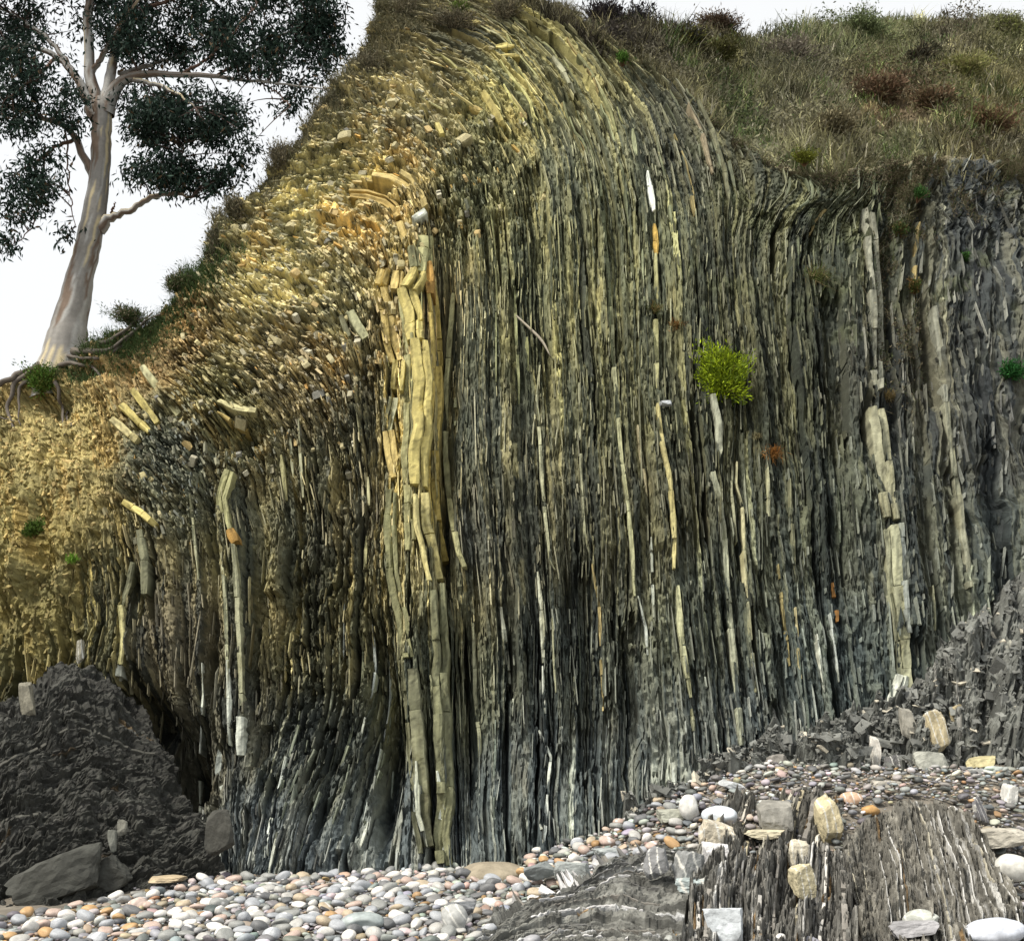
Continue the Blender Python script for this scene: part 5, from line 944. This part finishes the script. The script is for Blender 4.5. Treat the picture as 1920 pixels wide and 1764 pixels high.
for i, (pl, dy) in enumerate(LIMBS):
    q = curve(pl, 26); f = np.linspace(0, 1, 26); W3 = at(q[:, 0], q[:, 1], TY + dy * f); W3 = W3 + (np.random.default_rng(i).normal(0, .012, W3.shape)); limbpts.append(W3[6:])
    bag = Bag(); tube(bag, W3, q[:, 2] / 2 * tm, 12, None, barkcol(20 + i) if pl[0][2] > 9 else (lambda ri, a, V: np.array([.16, .10, .075]) * np.ones((len(V), 1)))); child('limb', bag.mesh('limb', True), M_BARK, tree)
LP = np.concatenate(limbpts)
CL = [(420,50,90,60,1.1,-.4),(540,45,80,52,1.1,.2),(605,85,38,58,1.1,.2),(485,15,90,36,1.1,.4),(500,105,60,34,1.1,-.2),(440,95,50,30,.8,.1),(380,20,60,40,1,.5),(600,30,40,36,1,0),(575,160,42,26,.35,0),(540,205,26,18,.3,-.3),(470,125,50,26,.5,-.5),(350,200,90,36,1.2,-.6),(270,250,52,52,1.2,-.3),(330,270,60,52,1.2,-.2),(410,235,60,44,1.2,-.5),(455,285,30,22,1.1,-.5),(290,325,56,26,1.1,-.3),(365,335,60,20,1.0,-.3),(250,200,30,34,.7,0),(425,310,36,26,.9,-.3),(400,345,24,14,.6,-.3),(330,215,110,60,.5,.4),
 (60,120,80,45,.9,-.5),(40,50,66,56,.9,.5),(110,180,60,34,.9,-.4),(100,25,76,40,.8,.3),(35,225,52,32,.8,-.5),(125,215,36,26,.6,-.6),(45,335,46,24,.6,-.6),(90,345,36,50,.45,-.6),(25,395,30,26,.35,-.6),(12,452,22,10,.25,-.6),(128,438,14,14,.18,-.5),(70,295,50,24,.4,-.6),
 (235,55,60,60,.9,-.5),(300,60,64,60,1.0,.3),(255,125,34,26,.5,.5),(350,95,60,32,.7,.3),(20,170,40,26,.6,-.7),(195,20,44,40,.6,.6),
 (100,-95,150,70,1.5,0),(350,-80,190,60,1.7,.2),(210,-200,190,80,1.7,0),(560,-25,80,40,.7,0),(-60,60,60,120,1.0,0),(-60,230,50,80,.7,-.3)]
bagL = Bag(); bagT = Bag(); r = np.random.default_rng(66)
for i, (cx, cy_, rx, ry, dens, dy) in enumerate(CL):
    ns_ = int(rx * ry / 50 * dens) + 5; d = nrm(r.normal(0, 1, (ns_, 3))) * (r.random((ns_, 1)) ** .45)
    sx, sy_ = cx + d[:, 0] * rx * 1.12, cy_ + d[:, 2] * ry * 1.12; kp = fbm(sx / 46 + i * .37, sy_ / 34, 3, 401) > -.17; sx, sy_, d = sx[kp], sy_[kp], d[kp]; ns_ = len(sx)
    if ns_ < 2: continue
    sp = at(sx, sy_, TY + dy + d[:, 1] * .9 * max(rx, ry) * tm)
    per = 34; n = ns_ * per; ctr = np.repeat(sp, per, 0); ps = ctr + r.normal(0, 1, (n, 3)) * [.12, .12, .13]
    K = np.array([.019, .036, .027]) * r.uniform(.5, 1.5, (n, 1)) * np.repeat(r.uniform(.7, 1.35, (ns_, 1)), per, 0); K = np.where(r.random((n, 1)) < .04, [.10, .07, .04], K)
    bagL.add(*leaflets(ps, r.uniform(.09, .17, n), r.uniform(.026, .050, n), K, 70 + i, droop=1.1))
    for k_ in range(0, ns_, 3):
        e = sp[k_]; st = LP[np.argmin(((LP - e) ** 2).sum(1) + .3 * ((LP[:, 2] - e[2] + .3) ** 2))]; m_ = st * .5 + e * .5 + np.array([0, 0, .08]) + r.normal(0, .05, 3)
        if np.linalg.norm(e - st) < 2.2: tube(bagT, curve([st, m_, e], 6), np.linspace(.016, .004, 6), 4, np.array([.10, .07, .06]) * r.uniform(.7, 1.3))
child('crown', bagL.mesh('crown'), M_LEAF, tree); child('twigs', bagT.mesh('twigs'), M_BARK, tree)['kind'] = 'stuff'
ROOTS = [([(140,655,20),(170,664,13),(200,660,9),(225,640,7),(262,612,5),(300,590,3)], .1), ([(165,650,14),(190,645,10),(220,628,7),(255,605,5),(290,590,3)], .1), ([(150,665,11),(185,672,7),(215,658,6),(245,628,4),(280,606,2)], .05), ([(90,672,22),(50,702,14),(24,726,10),(14,770,8),(26,815,4)], .06), ([(60,692,16),(20,712,13),(-30,742,11)], .06), ([(75,690,12),(40,725,8),(32,760,5),(40,800,2)], .06), ([(120,668,9),(160,676,6),(200,672,5),(235,640,3.5),(268,615,2)], .05), ([(175,655,7),(205,640,5),(240,618,4),(275,600,2)], .06),
 ([(95,700,10),(112,745,8),(122,775,6),(118,815,3)], .1), ([(122,770,5),(135,800,3)], .1), ([(-20,778,4),(15,785,3),(30,790,2)], .1), ([(100,690,14),(140,680,9),(180,690,6),(200,720,3)], .08)]
for i, (pl, pr) in enumerate(ROOTS):
    q = curve(pl, 22); q[:, 0] += vn(np.arange(22) / 3.0 + i, 0 * q[:, 0], 500) * 4; q[:, 1] += vn(np.arange(22) / 3.0 + i, 0 * q[:, 0] + 5, 501) * 4; c = on_face(q[:, 0], q[:, 1], pr); c[:, 1] = np.convolve(np.pad(c[:, 1], 4, 'edge'), np.ones(9) / 9, 'valid') + .0 + .5 * np.clip(1 - np.arange(22) / 4, 0, 1); c = at(q[:, 0], q[:, 1], c[:, 1]); bag = Bag(); tube(bag, c, q[:, 2] / 2 * tm * .8, 10, None, lambda ri, a, V: np.array([.115, .10, .085]) * (.7 + .6 * h2(np.floor(a * 2), ri // 3, 3))[:, None]); child('root', bag.mesh('root', True), M_BARK, tree)
# dry roots hanging on the face
for i, (pl, lab) in enumerate([([(968,592,3),(1000,622,5),(1018,640,5),(1032,668,2)], 'pale dry root slanting across the middle face'), ([(1240,752,14),(1262,757,12)], None), ([(560,905,2),(558,935,2)], None)]):
    if lab is None: continue
    q = curve(pl, 14); c = on_face(q[:, 0], q[:, 1], .12); c = at(q[:, 0], q[:, 1], np.full(14, c[:, 1].mean())); bag = Bag(); tube(bag, c, q[:, 2] / 2 * tm, 8, (.42, .38, .30)); o = link('dry_root', bag.mesh('dry_root', True), M_BARK); tag(o, lab, 'root')
V, F = rock_shape(9001); c = on_face(np.array(1248.), np.array(757.), .1); o = link('flat_stone', np_mesh('flat_stone', V * [.19, .16, .075], [F], np.array([.40, .43, .45]) * np.ones_like(V)), M_BED); o.location = c; tag(o, 'loose pale grey flat stone lodged beside the yellow bed', 'stone')
